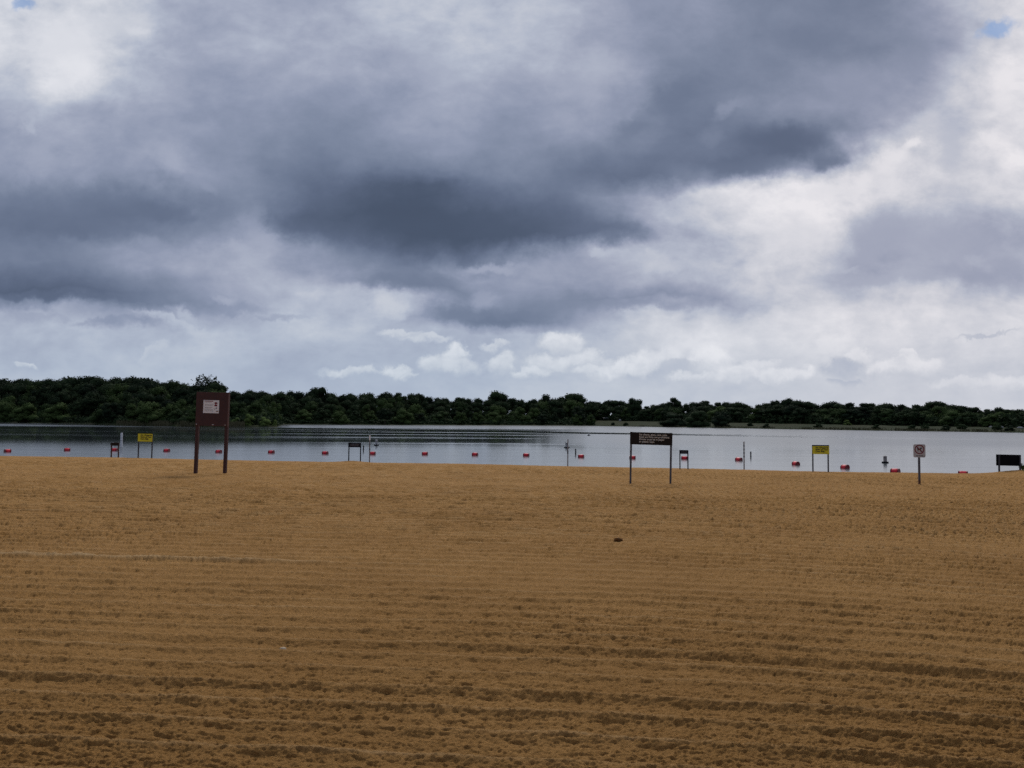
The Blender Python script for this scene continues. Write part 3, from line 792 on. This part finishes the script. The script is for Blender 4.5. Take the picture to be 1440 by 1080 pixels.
def stake(px, top, wl, label, d=0.10):
    p = on_water(px, wl); h = (wl - top) * p.y / F
    q = B(); q.lathe([(d * .48, -1.4), (d * .5, h - 0.03), (d * .42, h)], 12); o = q.build('mooring_stake', OLDWOOD, loc=p)
    tag(o, label, 'stake', 'short stakes standing in the shallows')
stake(511.0, 626.4, 634.0, 'short dark stake in the water between navy sign and white-topped pole')
stake(809.5, 631.2, 639.0, 'short dark stake in the water right of the mid shore pole')
stake(1055.8, 635.0, 643.0, 'short dark stake in the water right of the banded pole')
def white_post(px, top, wl, d, label):
    p = on_water(px, wl); h = (wl - top) * p.y / F
    o = empty('channel_marker', p); tag(o, label, 'marker', 'white marker tubes in the water')
    q = B(); q.lathe([(d / 2, -0.8), (d / 2, h - 0.03), (d * .4, h)], 16); q.build('tube', WHITE, o, smooth=False)
    for f in (0.45, 0.62):
        q = B(); q.lathe([(d * .515, h * f), (d * .515, h * f + 0.05)], 16); q.build('band', GREYWHITE, o)
white_post(170.6, 608.8, 628.5, 0.19, 'tall white marker tube in the water between low brown sign and yellow sign')
white_post(158.0, 622.0, 630.0, 0.17, 'short white marker tube in the water left of the low brown sign')

# ------------------------------------------------------------------ marker buoys
def marker_buoy(px, top, wl, d, cd, label, m=GREYWHITE):
    p = on_water(px, wl); h = (wl - top) * p.y / F
    o = empty('marker_buoy', p, random.uniform(0, 3)); tag(o, label, 'buoy', 'white marker buoys with dark collars')
    q = B(); q.lathe([(d * .42, -0.5), (d / 2, -0.4), (d / 2, h - 0.05), (d * .44, h - 0.015), (d * .25, h)], 20); q.build('body', m, o)
    q = B(); q.lathe([(d * .5, -0.05), (cd * .46, -0.05), (cd / 2, 0.0), (cd / 2, 0.05), (cd * .45, 0.085), (d * .5, 0.09)], 20); q.build('collar', BLACK, o)
    q = B(); q.lathe([(d * .508, h * .70), (d * .508, h * .80)], 20); q.build('band', mat('buoy_band', (0.16, 0.14, 0.13), 0.6), o)
    return o
marker_buoy(1244.8, 641.0, 651.0, 0.215, 0.42, 'tan grey marker buoy with black collar left of largest red float', mat('backlit_tan_plastic', (0.34, 0.29, 0.26), 0.6, 0.2, 5.0))  # body colour holds the tan-grey of backlighting
marker_buoy(529.3, 618.6, 626.4, 0.24, 0.52, 'pale marker buoy with dark collar right of the white-topped pole')
marker_buoy(797.0, 622.0, 629.8, 0.26, 0.55, 'pale marker buoy with dark collar just behind the mid shore pole')
marker_buoy(277.3, 614.8, 623.0, 0.26, 0.40, 'white marker buoy beside the left post of the notice board', WHITE)
marker_buoy(828.0, 609.2, 612.6, 0.26, 0.62, 'tiny distant marker buoy far out near the other shore')

# ------------------------------------------------------------------ red swim-line floats
def float_proto():
    L, R = 0.212, 0.150
    o = empty('swim_line_float', (0, 0, 0))
    q = B(); q.lathe([(R * .80, -L + .055), (R * .97, -L + .075), (R, -L * .45), (R, L * .45), (R * .97, L - .075), (R * .80, L - .055)], 24, axis='X'); q.build('barrel', REDFLOAT, o, smooth=True)
    for sgn in (-1, 1):
        q = B(); pr = [(R * .86, (L - .056)), (R * 1.03, (L - .046)), (R * 1.03, (L - .008)), (R * .86, L), (R * .3, L - .005)]
        q.lathe([(r, h * sgn) for r, h in (pr if sgn > 0 else pr)], 24, axis='X'); q.build('end_rim', DKRED, o)
    return o
proto = float_proto(); PKIDS = list(proto.children)
floats = [
 (10.5, 635.5, 'red float nearest the left edge of the picture'),
 (94.5, 633.8, 'red float between the leftmost float and the low brown sign'),
 (161.3, 633.8, 'red float framed between the posts of the low brown sign'),
 (234.5, 634.8, 'red float just right of the left yellow sign'),
 (307.6, 636.4, 'red float framed between the posts of the tall notice board'),
 (381.5, 637.0, 'first red float in open water right of the notice board'),
 (457.3, 638.4, 'red float next left of the low navy sign'),
 (524.0, 639.0, 'red float touching the thin white-topped pole'),
 (597.5, 639.4, 'leftmost of three red floats in open water between the two poles'),
 (668.0, 640.4, 'middle of three red floats in open water between the two poles'),
 (740.0, 641.4, 'rightmost of three red floats in open water between the two poles'),
 (817.2, 643.2, 'red float right of the mid shore pole and its stake'),
 (889.5, 645.0, 'red float half behind the left post of the lettered sign'),
 (962.5, 645.6, 'red float framed between the posts of the tiny black sign'),
 (1039.0, 647.6, 'red float touching the left side of the banded pole'),
 (1119.2, 653.6, 'red float left of the right yellow sign'),
 (1188.3, 658.6, 'red float between right yellow sign and grey marker buoy'),
 (1259.0, 664.4, 'largest red float, floating left of the round prohibition sign'),
 (1354.3, 668.2, 'red float mostly hidden behind the sand edge near the black board')]
for i, (px, wl, lab) in enumerate(floats):
    if i == 0: o, kids = proto, []
    else:
        o = proto.copy(); COL.objects.link(o)
        for c in PKIDS:
            d = c.copy(); COL.objects.link(d); d.parent = o
    p = on_water(px, wl); o.location = p + Vector((0, 0, 0.055))
    a, b_ = on_water(*floats[max(0, i - 1)][:2]), on_water(*floats[min(len(floats) - 1, i + 1)][:2])
    along = math.atan2(b_.y - a.y, b_.x - a.x)          # the floats lie along their line
    o.rotation_euler = (random.uniform(-.1, .1), random.uniform(-.06, .06), along + random.uniform(-0.18, 0.18))
    tag(o, lab, 'float', 'red floats of the swimming line')

# ------------------------------------------------------------------ small things on the sand
def lump(px, py, size, m, label, name, cat, seed, sink=0.2, amp=0.5):
    p = on_sand(px, py); bm = bmesh.new(); bmesh.ops.create_icosphere(bm, subdivisions=4, radius=1)
    for v in bm.verts:
        c = v.co.copy()
        n = perlin(np.array([c.x * 1.4 + seed]), np.array([c.y * 1.4 + c.z * 2.3]), seed)[0] + 0.5 * perlin(np.array([c.x * 3.4 + seed]), np.array([c.y * 3.1 + c.z * 4]), seed + 1)[0]
        v.co = Vector((c.x * size[0], c.y * size[1], c.z * size[2])) * (1 + amp * n)
    me = bpy.data.meshes.new(name); bm.to_mesh(me); bm.free()
    x, y = p.x, p.y
    zz = float(base_h(x, y)) + 0.86 * float((sand_detail(np.array([x]), np.array([y]))[0] - 0.02)[0])
    o = link(name, me, m, loc=Vector((x, y, zz + size[2] * (1 - 2 * sink))), smooth=True); tag(o, label, cat); return o
CLOD = mat('damp_sand_clod', (0.24, 0.115, 0.034), 0.95, 0.3, 30.0)
STONE = mat('pale_pebble', (0.46, 0.36, 0.24), 0.8, 0.15, 40.0)
lump(398, 911, (0.026, 0.02, 0.014), STONE, 'pale tan pebble lying on the raked sand, left of centre', 'pebble', 'pebble', 3, amp=0.15)
lump(870, 759.5, (0.062, 0.050, 0.022), CLOD, 'small damp clod of sand below the wide lettered sign', 'sand_clod', 'clod', 5, amp=1.0)

def weed(px, t, h, label, seed):
    rs = random.Random(seed); x, y = crest_point(px, t); p = Vector((x, y, float(base_h(x, y))))
    o = empty('weed_plant', p); tag(o, label, 'plant')
    q = B(); tips = []
    for i in range(9):
        a = rs.uniform(0, 2 * PI); l = h * rs.uniform(.6, 1)
        pts = [(0, 0, -0.03), (math.cos(a) * l * .18, math.sin(a) * l * .18, l * .5), (math.cos(a) * l * .45, math.sin(a) * l * .45, l)]
        q.tube(pts, [0.008, 0.006, 0.003], 5); tips += [Vector(pts[1]).lerp(Vector(pts[2]), f) for f in (0, .25, .5, .75, 1)]
    q.build('stem', BARK, o)
    n = len(tips) * 4; rn = np.random.RandomState(seed)
    C = np.repeat(np.array([list(v) for v in tips]), 4, 0) + rn.normal(0, 0.03, (n, 3))
    a, b = rand_frames(rn, n, np.tile(np.array([0, -0.3, 0.6]), (n, 1)), 0.7)
    s = rn.uniform(0.012, 0.026, n)[:, None]
    link('leaves', quads_mesh('leaves', C, a * s * 1.6, b * s), BUSH, o)
weed(1436.5, 40.2, 0.34, 'small green weed growing on the sand right of the black board', 4)
weed(1441, 38.8, 0.10, 'lowest dark weed tuft at the right edge, in front of black board', 9)

# ------------------------------------------------------------------ world: storm clouds over a daylight sky
SUN_AZ, SUN_EL = math.radians(4), math.radians(41)
def build_world():
    w = bpy.data.worlds.new('World'); sc.world = w; w.use_nodes = True
    nt = w.node_tree; L = nt.links.new; bg = nt.nodes['Background']
    def mth(op, a, b=None, c=None, clamp=False):
        n = nd(nt, 'ShaderNodeMath', operation=op); n.use_clamp = clamp
        for i, q in enumerate((a, b, c)):
            if q is None: continue
            if isinstance(q, (int, float)): n.inputs[i].default_value = q
            else: L(q, n.inputs[i])
        return n.outputs[0]
    def mr(x, a, b, c, d, typ='LINEAR'):
        n = nd(nt, 'ShaderNodeMapRange', interpolation_type=typ); L(x, n.inputs['Value'])
        for kk, q in (('From Min', a), ('From Max', b), ('To Min', c), ('To Max', d)): n.inputs[kk].default_value = q
        return n.outputs['Result']
    tc = nd(nt, 'ShaderNodeTexCoord'); sp = nd(nt, 'ShaderNodeSeparateXYZ'); L(tc.outputs['Generated'], sp.inputs[0])
    X, Y, Z = sp.outputs
    yc = mth('MAXIMUM', Y, 0.15)
    U = mth('DIVIDE', X, yc); V = mth('DIVIDE', Z, yc)
    # coordinates on a flat cloud layer, so that clouds shrink toward the horizon
    zc = mth('ADD', mth('MAXIMUM', Z, 0.0), 0.16)
    cb = nd(nt, 'ShaderNodeCombineXYZ'); L(mth('DIVIDE', X, zc), cb.inputs[0]); L(mth('DIVIDE', Y, zc), cb.inputs[1]); L(mth('MULTIPLY', Z, 3.0), cb.inputs[2])
    uv = nd(nt, 'ShaderNodeCombineXYZ'); L(U, uv.inputs[0]); L(V, uv.inputs[1])
    def noise(vec, scale, detail, rough=0.55, dist=0.0, off=(0, 0, 0), sc_=(1, 1, 1)):
        mp = nd(nt, 'ShaderNodeMapping'); mp.inputs['Location'].default_value = off; mp.inputs['Scale'].default_value = sc_; L(vec, mp.inputs['Vector'])
        n = nd(nt, 'ShaderNodeTexNoise'); n.inputs['Scale'].default_value = scale; n.inputs['Detail'].default_value = detail
        n.inputs['Roughness'].default_value = rough; n.inputs['Distortion'].default_value = dist
        L(mp.outputs[0], n.inputs['Vector']); return n
    # warp
    wn = noise(uv.outputs[0], 5.0, 6, 0.55, sc_=(1, 1.5, 1)); wn2 = noise(uv.outputs[0], 5.0, 6, 0.55, off=(7.3, 2.1, 4), sc_=(1, 1.5, 1))
    lowfade = mr(V, 0.02, 0.20, 0.30, 1.0)
    du = mth('MULTIPLY', mth('MULTIPLY', mth('SUBTRACT', wn.outputs['Fac'], 0.5), 0.16), lowfade)
    dv = mth('MULTIPLY', mth('MULTIPLY', mth('SUBTRACT', wn2.outputs['Fac'], 0.5), 0.085), lowfade)
    bw = noise(uv.outputs[0], 26.0, 8, 0.62, off=(1, 5, 0)); bw2 = noise(uv.outputs[0], 26.0, 8, 0.62, off=(9, 3, 6))
    mw = noise(uv.outputs[0], 11.0, 6, 0.6, off=(2, 8, 3)); mw2 = noise(uv.outputs[0], 11.0, 6, 0.6, off=(5, 1, 9))
    du = mth('ADD', du, mth('MULTIPLY', mth('ADD', mth('SUBTRACT', bw.outputs['Fac'], 0.5), mth('MULTIPLY', mth('SUBTRACT', mw.outputs['Fac'], 0.5), 1.1)), 0.042))
    dv = mth('ADD', dv, mth('MULTIPLY', mth('MULTIPLY', mth('ADD', mth('SUBTRACT', bw2.outputs['Fac'], 0.5), mth('MULTIPLY', mth('SUBTRACT', mw2.outputs['Fac'], 0.5), 1.0)), 0.028), lowfade))
    u2 = mth('ADD', U, du); v2 = mth('ADD', mth('ADD', V, dv), mth('MULTIPLY', U, ROLL))
    # brightness table of the cloud cover: rows by height, columns by bearing
    cols = [72 * i for i in range(21)]
    rows = [
     (-420, [72] * 21),
     (-160, [72, 72, 70, 66, 64, 62, 62, 64, 66, 68, 68, 66, 62, 58, 56, 56, 58, 62, 70, 76, 80]),
     (-40, [80, 80, 74, 66, 65, 65, 66, 68, 70, 73, 72, 68, 61, 59, 57, 53, 50, 51, 60, 72, 80]),
     (0, [80, 81, 76, 66, 65, 66, 66, 68, 70, 74, 72, 68, 61, 59, 57, 53, 49, 50, 58, 70, 80]),
     (40, [79, 83, 79, 69, 64, 67, 66, 67, 68, 73, 70, 66, 62, 56, 55, 51, 49, 51, 56, 67, 82]),
     (90, [77, 87, 77, 64, 63, 66, 65, 64, 66, 68, 67, 67, 66, 54, 50, 50, 57, 58, 58, 72, 87]),
     (130, [68, 83, 68, 62, 61, 62, 58, 57, 63, 65, 60, 62, 61, 50, 46, 54, 56, 60, 64, 77, 86]),
     (170, [65, 65, 62, 60, 58, 57, 53, 53, 60, 60, 56, 60, 58, 46, 47, 47, 46, 57, 74, 72, 84]),
     (210, [62, 67, 58, 63, 59, 54, 50, 52, 54, 56, 56, 52, 48, 45, 48, 43, 46, 76, 84, 73, 87]),
     (240, [59, 63, 54, 60, 58, 50, 46, 47, 48, 48, 56, 46, 44, 46, 55, 50, 62, 85, 82, 76, 84]),
     (270, [52, 52, 48, 47, 55, 50, 42, 38, 34, 40, 46, 46, 58, 68, 80, 84, 86, 82, 72, 74, 80]),
     (300, [46, 46, 44, 42, 52, 52, 38, 34, 33, 35, 38, 42, 54, 72, 84, 84, 86, 74, 68, 70, 71]),
     (330, [46, 44, 46, 48, 54, 66, 46, 36, 33, 35, 36, 42, 50, 70, 82, 84, 85, 66, 66, 66, 67]),
     (355, [50, 48, 52, 58, 62, 68, 56, 42, 38, 44, 52, 66, 68, 72, 78, 82, 82, 62, 66, 66, 67]),
     (380, [50, 50, 50, 62, 64, 66, 56, 52, 47, 64, 62, 64, 66, 72, 74, 80, 78, 64, 66, 64, 65]),
     (400, [44, 44, 48, 56, 60, 66, 66, 58, 46, 54, 62, 60, 64, 66, 70, 78, 76, 73, 78, 66, 68]),
     (420, [39, 38, 44, 50, 58, 66, 68, 74, 72, 56, 60, 54, 54, 58, 64, 72, 82, 80, 80, 73, 78]),
     (436, [54, 46, 46, 48, 56, 64, 68, 72, 76, 50, 50, 54, 66, 69, 75, 80, 82, 82, 82, 80, 80]),
     (452, [70, 66, 58, 60, 66, 66, 70, 72, 72, 51, 47, 56, 74, 80, 80, 82, 82, 80, 82, 80, 80]),
     (472, [70, 70, 68, 66, 75, 68, 73, 74, 73, 69, 68, 74, 78, 82, 83, 82, 82, 81, 80, 79, 78]),
     (495, [69, 70, 70, 71, 74, 71, 70, 70, 70, 70, 71, 75, 77, 78, 79, 79, 80, 80, 81, 80, 79]),
     (520, [71, 71, 71, 72, 72, 70, 69, 70, 70, 71, 72, 74, 75, 76, 77, 77, 77, 78, 79, 79, 79]),
     (545, [74, 73, 72, 73, 73, 71, 71, 71, 71, 72, 74, 76, 77, 77, 77, 77, 77, 79, 79, 79, 79]),
     (585, [75, 74, 73, 73, 73, 72, 72, 72, 72, 73, 75, 77, 77, 78, 78, 78, 78, 79, 80, 80, 80])]
    ulo, uhi = -0.72, 0.72
    uf = mr(u2, ulo, uhi, 0, 1)
    acc = None; pv = None
    for py, vals in rows:
        rp = nd(nt, 'ShaderNodeValToRGB'); cr = rp.color_ramp; cr.interpolation = 'B_SPLINE'
        for i, (cx, vv) in enumerate(zip(cols, vals)):
            pos = ((cx - 720) / F - ulo) / (uhi - ulo); c = (vv / 100.0,) * 3 + (1,)
            if i < 2: e = cr.elements[i]; e.position = pos if i == 0 else pos; e.color = c
            else: e = cr.elements.new(pos); e.color = c
        L(uf, rp.inputs['Fac'])
        out = rp.outputs['Color']; v = (593.0 - py) / F
        if acc is None: acc = out
        else:
            f = mr(v2, pv, v, 0, 1)
            mx = nd(nt, 'ShaderNodeMix', data_type='RGBA'); L(f, mx.inputs['Factor']); L(acc, mx.inputs['A']); L(out, mx.inputs['B']); acc = mx.outputs['Result']
        pv = v
    sv = nd(nt, 'ShaderNodeSeparateColor'); L(acc, sv.inputs[0]); val = sv.outputs[0]
    # unseen sky behind the viewer darkened, to deepen shade on camera-facing slopes
    val = mth('MULTIPLY', val, mr(Y, -0.45, 0.25, 0.74, 1.0))
    # wisps and billows inside the cover
    f1 = noise(cb.outputs[0], 0.9, 9, 0.58, 0.4); f2 = noise(uv.outputs[0], 9.0, 8, 0.60, 0.3, sc_=(1, 1.7, 1)); f3 = noise(uv.outputs[0], 26.0, 6, 0.6, 0.2, off=(3, 1, 2), sc_=(1, 1.5, 1))
    d1 = mth('MULTIPLY', mth('SUBTRACT', f1.outputs['Fac'], 0.5), 0.20); d2 = mth('MULTIPLY', mth('SUBTRACT', f2.outputs['Fac'], 0.5), 0.24)
    d3 = mth('MULTIPLY', mth('SUBTRACT', f3.outputs['Fac'], 0.5), 0.12)
    # bright cloud is crisper and more billowed than the dark bellies
    edge = mr(val, 0.40, 0.80, 0.20, 1.15)
    det = mth('MULTIPLY', mth('ADD', mth('ADD', d1, d2), d3), edge)
    bl = noise(uv.outputs[0], 15.0, 7, 0.58, 0.0, off=(6, 2, 7), sc_=(1, 1.35, 1))
    bl = mth('SUBTRACT', 0.16, mth('ABSOLUTE', mth('SUBTRACT', bl.outputs['Fac'], 0.5)))
    det = mth('ADD', det, mth('MULTIPLY', mth('MULTIPLY', mth('SUBTRACT', bl, 0.07), 0.24), mr(val, 0.60, 0.76, 0.0, 1.0)))
    det = mth('MULTIPLY', det, mr(V, 0.04, 0.16, 0.35, 1.0))
    val = mth('ADD', val, det)
    # fair-weather cumulus standing low over the far shore
    cu = nd(nt, 'ShaderNodeCombineXYZ')
    L(mth('ADD', U, mth('MULTIPLY', mth('SUBTRACT', bw.outputs['Fac'], 0.5), 0.055)), cu.inputs[0])
    L(mth('ADD', mth('ADD', V, mth('MULTIPLY', U, ROLL)), mth('MULTIPLY', mth('SUBTRACT', bw2.outputs['Fac'], 0.5), 0.042)), cu.inputs[1])
    shade = mr(noise(uv.outputs[0], 60.0, 5, 0.6, off=(4, 4, 1)).outputs['Fac'], 0.3, 0.62, 0.62, 1.0)
    def puff(px, py, rx, ry, vtop, alpha, rot=0.0, soft=0.15, fadeb=True):
        nonlocal val
        mp = nd(nt, 'ShaderNodeMapping', vector_type='TEXTURE')
        mp.inputs['Location'].default_value = ((px - 720) / F, (593.0 - py) / F, 0); mp.inputs['Rotation'].default_value = (0, 0, rot); mp.inputs['Scale'].default_value = (rx / F, ry / F, 1)
        # tie each puff to the one before, so that the shader keeps few values alive at once
        tie = nd(nt, 'ShaderNodeVectorMath', operation='MULTIPLY_ADD'); L(val, tie.inputs[0]); tie.inputs[1].default_value = (1e-7, 1e-7, 0); L(cu.outputs[0], tie.inputs[2])
        L(tie.outputs[0], mp.inputs['Vector'])
        ln = nd(nt, 'ShaderNodeVectorMath', operation='LENGTH'); L(mp.outputs[0], ln.inputs[0])
        a = mr(ln.outputs['Value'], 0.75 - soft, 1.2, alpha, 0.0, 'SMOOTHSTEP')
        if fadeb:
            ss = nd(nt, 'ShaderNodeSeparateXYZ'); L(mp.outputs[0], ss.inputs[0])
            a = mth('MULTIPLY', a, mr(ss.outputs['Y'], -0.9, 0.35, 0.25, 1.0, 'SMOOTHSTEP'))
            a = mth('MULTIPLY', a, shade)
            vtop = min(0.93, vtop + (0.05 if px > 740 else 0.03)) if vtop > 0.75 else vtop
        n = nd(nt, 'ShaderNodeMix', data_type='FLOAT'); L(a, n.inputs['Factor']); L(val, n.inputs['A']); n.inputs['B'].default_value = vtop; val = n.outputs['Result']
    for q in [(490, 527, 42, 8, .80, .9), (555, 526, 24, 11, .83, .95), (575, 533, 14, 6, .80, .8), (640, 500, 17, 17, .84, 1.), (615, 513, 30, 15, .82, .9), (648, 520, 38, 12, .80, .8), (690, 488, 24, 7, .80, .8),
              (560, 471, 32, 7, .80, .75), (600, 478, 40, 6, .80, .75), (705, 510, 22, 15, .83, .85), (905, 512, 22, 16, .85, .85), (840, 522, 30, 10, .83, .8), (960, 485, 24, 14, .84, .7), (1070, 512, 28, 12, .85, .8), (1090, 524, 30, 9, .84, .8), (980, 528, 40, 7, .83, .7), (820, 505, 30, 14, .84, .8), (1210, 495, 20, 12, .85, .7), (790, 482, 38, 16, .84, .85), (770, 512, 38, 15, .83, .8), (745, 524, 30, 9, .82, .8), (870, 512, 24, 13, .85, .85),
              (930, 498, 30, 18, .84, .8), (1000, 502, 34, 24, .87, .9), (1035, 522, 32, 14, .85, .8), (955, 512, 34, 13, .74, .75), (790, 527, 16, 6, .74, .7), (1128, 520, 22, 11, .86, .8), (1175, 478, 30, 16, .86, .6),
              (1185, 512, 32, 15, .715, .85), (1190, 530, 26, 6, .72, .8), (1240, 512, 34, 12, .86, .8), (1300, 505, 34, 14, .86, .8), (1280, 490, 10, 8, .87, .7), (1420, 528, 36, 12, .85, .7), (1350, 533, 50, 8, .83, .6),
              (215, 500, 32, 7, .77, .5, 0.5), (240, 460, 60, 9, .76, .6, -0.25), (35, 525, 20, 5, .80, .7), (50, 455, 50, 8, .62, .5), (160, 462, 60, 9, .57, .7)]:
        puff(*q)
    # crisp bright rims beside the dark belly on the right
    for q in [(150, 30, 60, 26, .80, .7), (75, 60, 62, 48, .86, .8), (95, 100, 40, 26, .89, .8, -0.4), (178, 40, 20, 9, .82, .9, -0.3), (70, 118, 22, 14, .86, .7),
              (28, 178, 16, 16, .72, .7), (40, 232, 26, 34, .67, .5, -0.5), (228, 222, 34, 26, .69, .6, -0.7), (255, 178, 26, 14, .64, .4), (275, 262, 30, 10, .60, .6, -0.6),
              (655, 14, 22, 22, .78, .6), (610, 95, 44, 40, .68, .5), (845, 75, 34, 26, .70, .6), (820, 110, 50, 30, .67, .5), (950, 120, 70, 22, .465, .7, 0.55), (890, 175, 40, 22, .46, .6, 0.4),
              (1030, 140, 32, 12, .585, .8, 0.5), (1003, 180, 20, 16, .55, .4), (1105, 188, 92, 32, .405, .85), (1040, 222, 80, 20, .42, .7), (1170, 215, 40, 16, .43, .7), (1205, 105, 50, 30, .60, .6), (1290, 60, 34, 40, .58, .5), (1150, 40, 60, 30, .485, .6),
              (1262, 208, 34, 22, .88, .95, 0.5), (1290, 188, 18, 13, .89, .95), (1215, 244, 40, 17, .88, .9, 0.4), (1160, 262, 40, 13, .87, .8, 0.15), (1255, 245, 22, 20, .86, .9, 0.7), (1345, 190, 28, 50, .725, .75), (1310, 150, 24, 14, .77, .7, 0.6),
              (1420, 95, 26, 22, .90, .8), (1405, 178, 26, 16, .90, .8), (1425, 130, 24, 20, .88, .7),
              (1255, 315, 62, 42, .655, .85), (1215, 345, 24, 40, .655, .85), (1340, 330, 80, 46, .655, .8), (1380, 380, 44, 18, .63, .85), (1225, 384, 56, 13, .675, .8), (1300, 372, 40, 18, .665, .7), (1425, 365, 30, 30, .64, .8),
              (1200, 373, 18, 5, .74, .4), (1378, 354, 18, 9, .71, .4), (1265, 395, 30, 8, .74, .5), (1130, 325, 52, 40, .845, .7), (1110, 380, 14, 22, .74, .4, 0.6), (1385, 462, 56, 3.5, .70, .6, 0.13),
              (690, 378, 58, 9, .68, .75), (560, 394, 90, 12, .49, .75), (545, 430, 28, 19, .79, .85), (560, 445, 16, 10, .77, .7), (470, 428, 20, 16, .74, .7), (645, 438, 56, 17, .495, .8), (700, 452, 60, 9, .48, .7), (680, 420, 24, 18, .67, .6),
              (850, 352, 20, 9, .75, .6), (935, 372, 26, 10, .76, .6), (880, 424, 130, 10, .55, .6), (770, 430, 50, 10, .53, .5), (355, 322, 26, 38, .66, .5, 0.25), (330, 352, 24, 14, .69, .6), (205, 345, 30, 14, .62, .5, -0.3), (372, 345, 24, 18, .67, .5),
              (430, 318, 60, 26, .37, .6), (640, 320, 190, 34, .335, .55), (860, 322, 70, 18, .42, .6), (90, 330, 70, 14, .44, .6), (225, 300, 60, 14, .42, .6, -0.1), (130, 300, 150, 40, .45, .5), (300, 210, 40, 40, .53, .4), (60, 424, 110, 9, .40, .7), (310, 425, 20, 8, .72, .5), (330, 440, 60, 9, .57, .6), (390, 452, 40, 5, .63, .6), (255, 448, 30, 9, .74, .7, -0.5), (440, 470, 50, 6, .74, .5)]:
        puff(*q, **({'soft': 0.55, 'fadeb': False}))
    cr_ = nd(nt, 'ShaderNodeValToRGB'); cr = cr_.color_ramp; cr.interpolation = 'LINEAR'
    stops = [(.28, (66, 77, 98)), (.34, (74, 87, 110)), (.42, (93, 106, 132)), (.48, (109, 122, 148)), (.54, (125, 137, 162)), (.60, (142, 152, 177)), (.66, (160, 168, 190)), (.72, (178, 186, 204)), (.78, (197, 202, 214)), (.84, (213, 216, 225)), (.91, (231, 232, 238))]
    for i, (ps, c) in enumerate(stops):
        g_ = 0.30 * c[0] + 0.55 * c[1] + 0.15 * c[2]; c = rgb(*[q + (g_ - q) * 0.09 for q in c])
        if i < 2: e = cr.elements[i]; e.position = ps
        else: e = cr.elements.new(ps)
        e.color = c
    L(val, cr_.inputs['Fac'])
    # clouds to the right are a little less blue
    tint = nd(nt, 'ShaderNodeMix', data_type='RGBA', blend_type='MULTIPLY'); L(mr(U, -0.05, 0.45, 0, 1), tint.inputs['Factor'])
    L(cr_.outputs['Color'], tint.inputs['A']); tint.inputs['B'].default_value = (1.02, 0.985, 0.97, 1)
    low = nd(nt, 'ShaderNodeMix', data_type='RGBA', blend_type='MULTIPLY'); L(mth('MULTIPLY', mr(V, 0.17, 0.06, 0, 1), mr(U, -0.1, 0.5, 1.0, 0.45)), low.inputs['Factor'])
    L(tint.outputs['Result'], low.inputs['A']); low.inputs['B'].default_value = (0.925, 0.98, 1.0, 1); tint = low
    sc10 = nd(nt, 'ShaderNodeVectorMath', operation='SCALE'); L(tint.outputs['Result'], sc10.inputs[0]); sc10.inputs['Scale'].default_value = 10.0
    sky = nd(nt, 'ShaderNodeTexSky'); sky.sky_type = 'NISHITA'; sky.sun_disc = False
    sky.sun_elevation = SUN_EL; sky.sun_rotation = SUN_AZ; sky.dust_density = 0.2; sky.ozone_density = 4.0
    # gaps of blue sky
    gap = None
    for px, py, rx, ry, rot in [(1414, 20, 30, 13, 0.45), (13, 2, 20, 9, 0.0), (-160, -120, 90, 40, 0.2)]:
        mp = nd(nt, 'ShaderNodeMapping', vector_type='TEXTURE')
        mp.inputs['Location'].default_value = ((px - 720) / F, (593.0 - py) / F, 0); mp.inputs['Rotation'].default_value = (0, 0, rot); mp.inputs['Scale'].default_value = (rx / F, ry / F, 1)
        L(cu.outputs[0], mp.inputs['Vector'])
        ln = nd(nt, 'ShaderNodeVectorMath', operation='LENGTH'); L(mp.outputs[0], ln.inputs[0])
        a = mr(ln.outputs['Value'], 0.35, 1.25, 0.70, 0.0, 'SMOOTHSTEP')
        gap = a if gap is None else mth('MAXIMUM', gap, a)
    fin = nd(nt, 'ShaderNodeMix', data_type='RGBA'); L(gap, fin.inputs['Factor']); L(sc10.outputs[0], fin.inputs['A']); L(sky.outputs[0], fin.inputs['B'])
    L(fin.outputs['Result'], bg.inputs['Color']); bg.inputs['Strength'].default_value = 0.1
build_world()

sun = bpy.data.lights.new('sun', 'SUN'); sun.energy = 1.5; sun.angle = math.radians(15); sun.color = (1.0, 0.96, 0.90)
so = bpy.data.objects.new('sun', sun); COL.objects.link(so)
sd = Vector((math.sin(SUN_AZ) * math.cos(SUN_EL), math.cos(SUN_AZ) * math.cos(SUN_EL), math.sin(SUN_EL)))
so.rotation_euler = sd.to_track_quat('Z', 'Y').to_euler(); so.location = (0, 0, 60)

sc.view_settings.view_transform = 'Standard'; sc.view_settings.look = 'None'
sc.view_settings.exposure = 0.0; sc.view_settings.gamma = 1.0
sc.cycles.max_bounces = 6; sc.cycles.diffuse_bounces = 3; sc.cycles.glossy_bounces = 3
sc.cycles.use_denoising = False
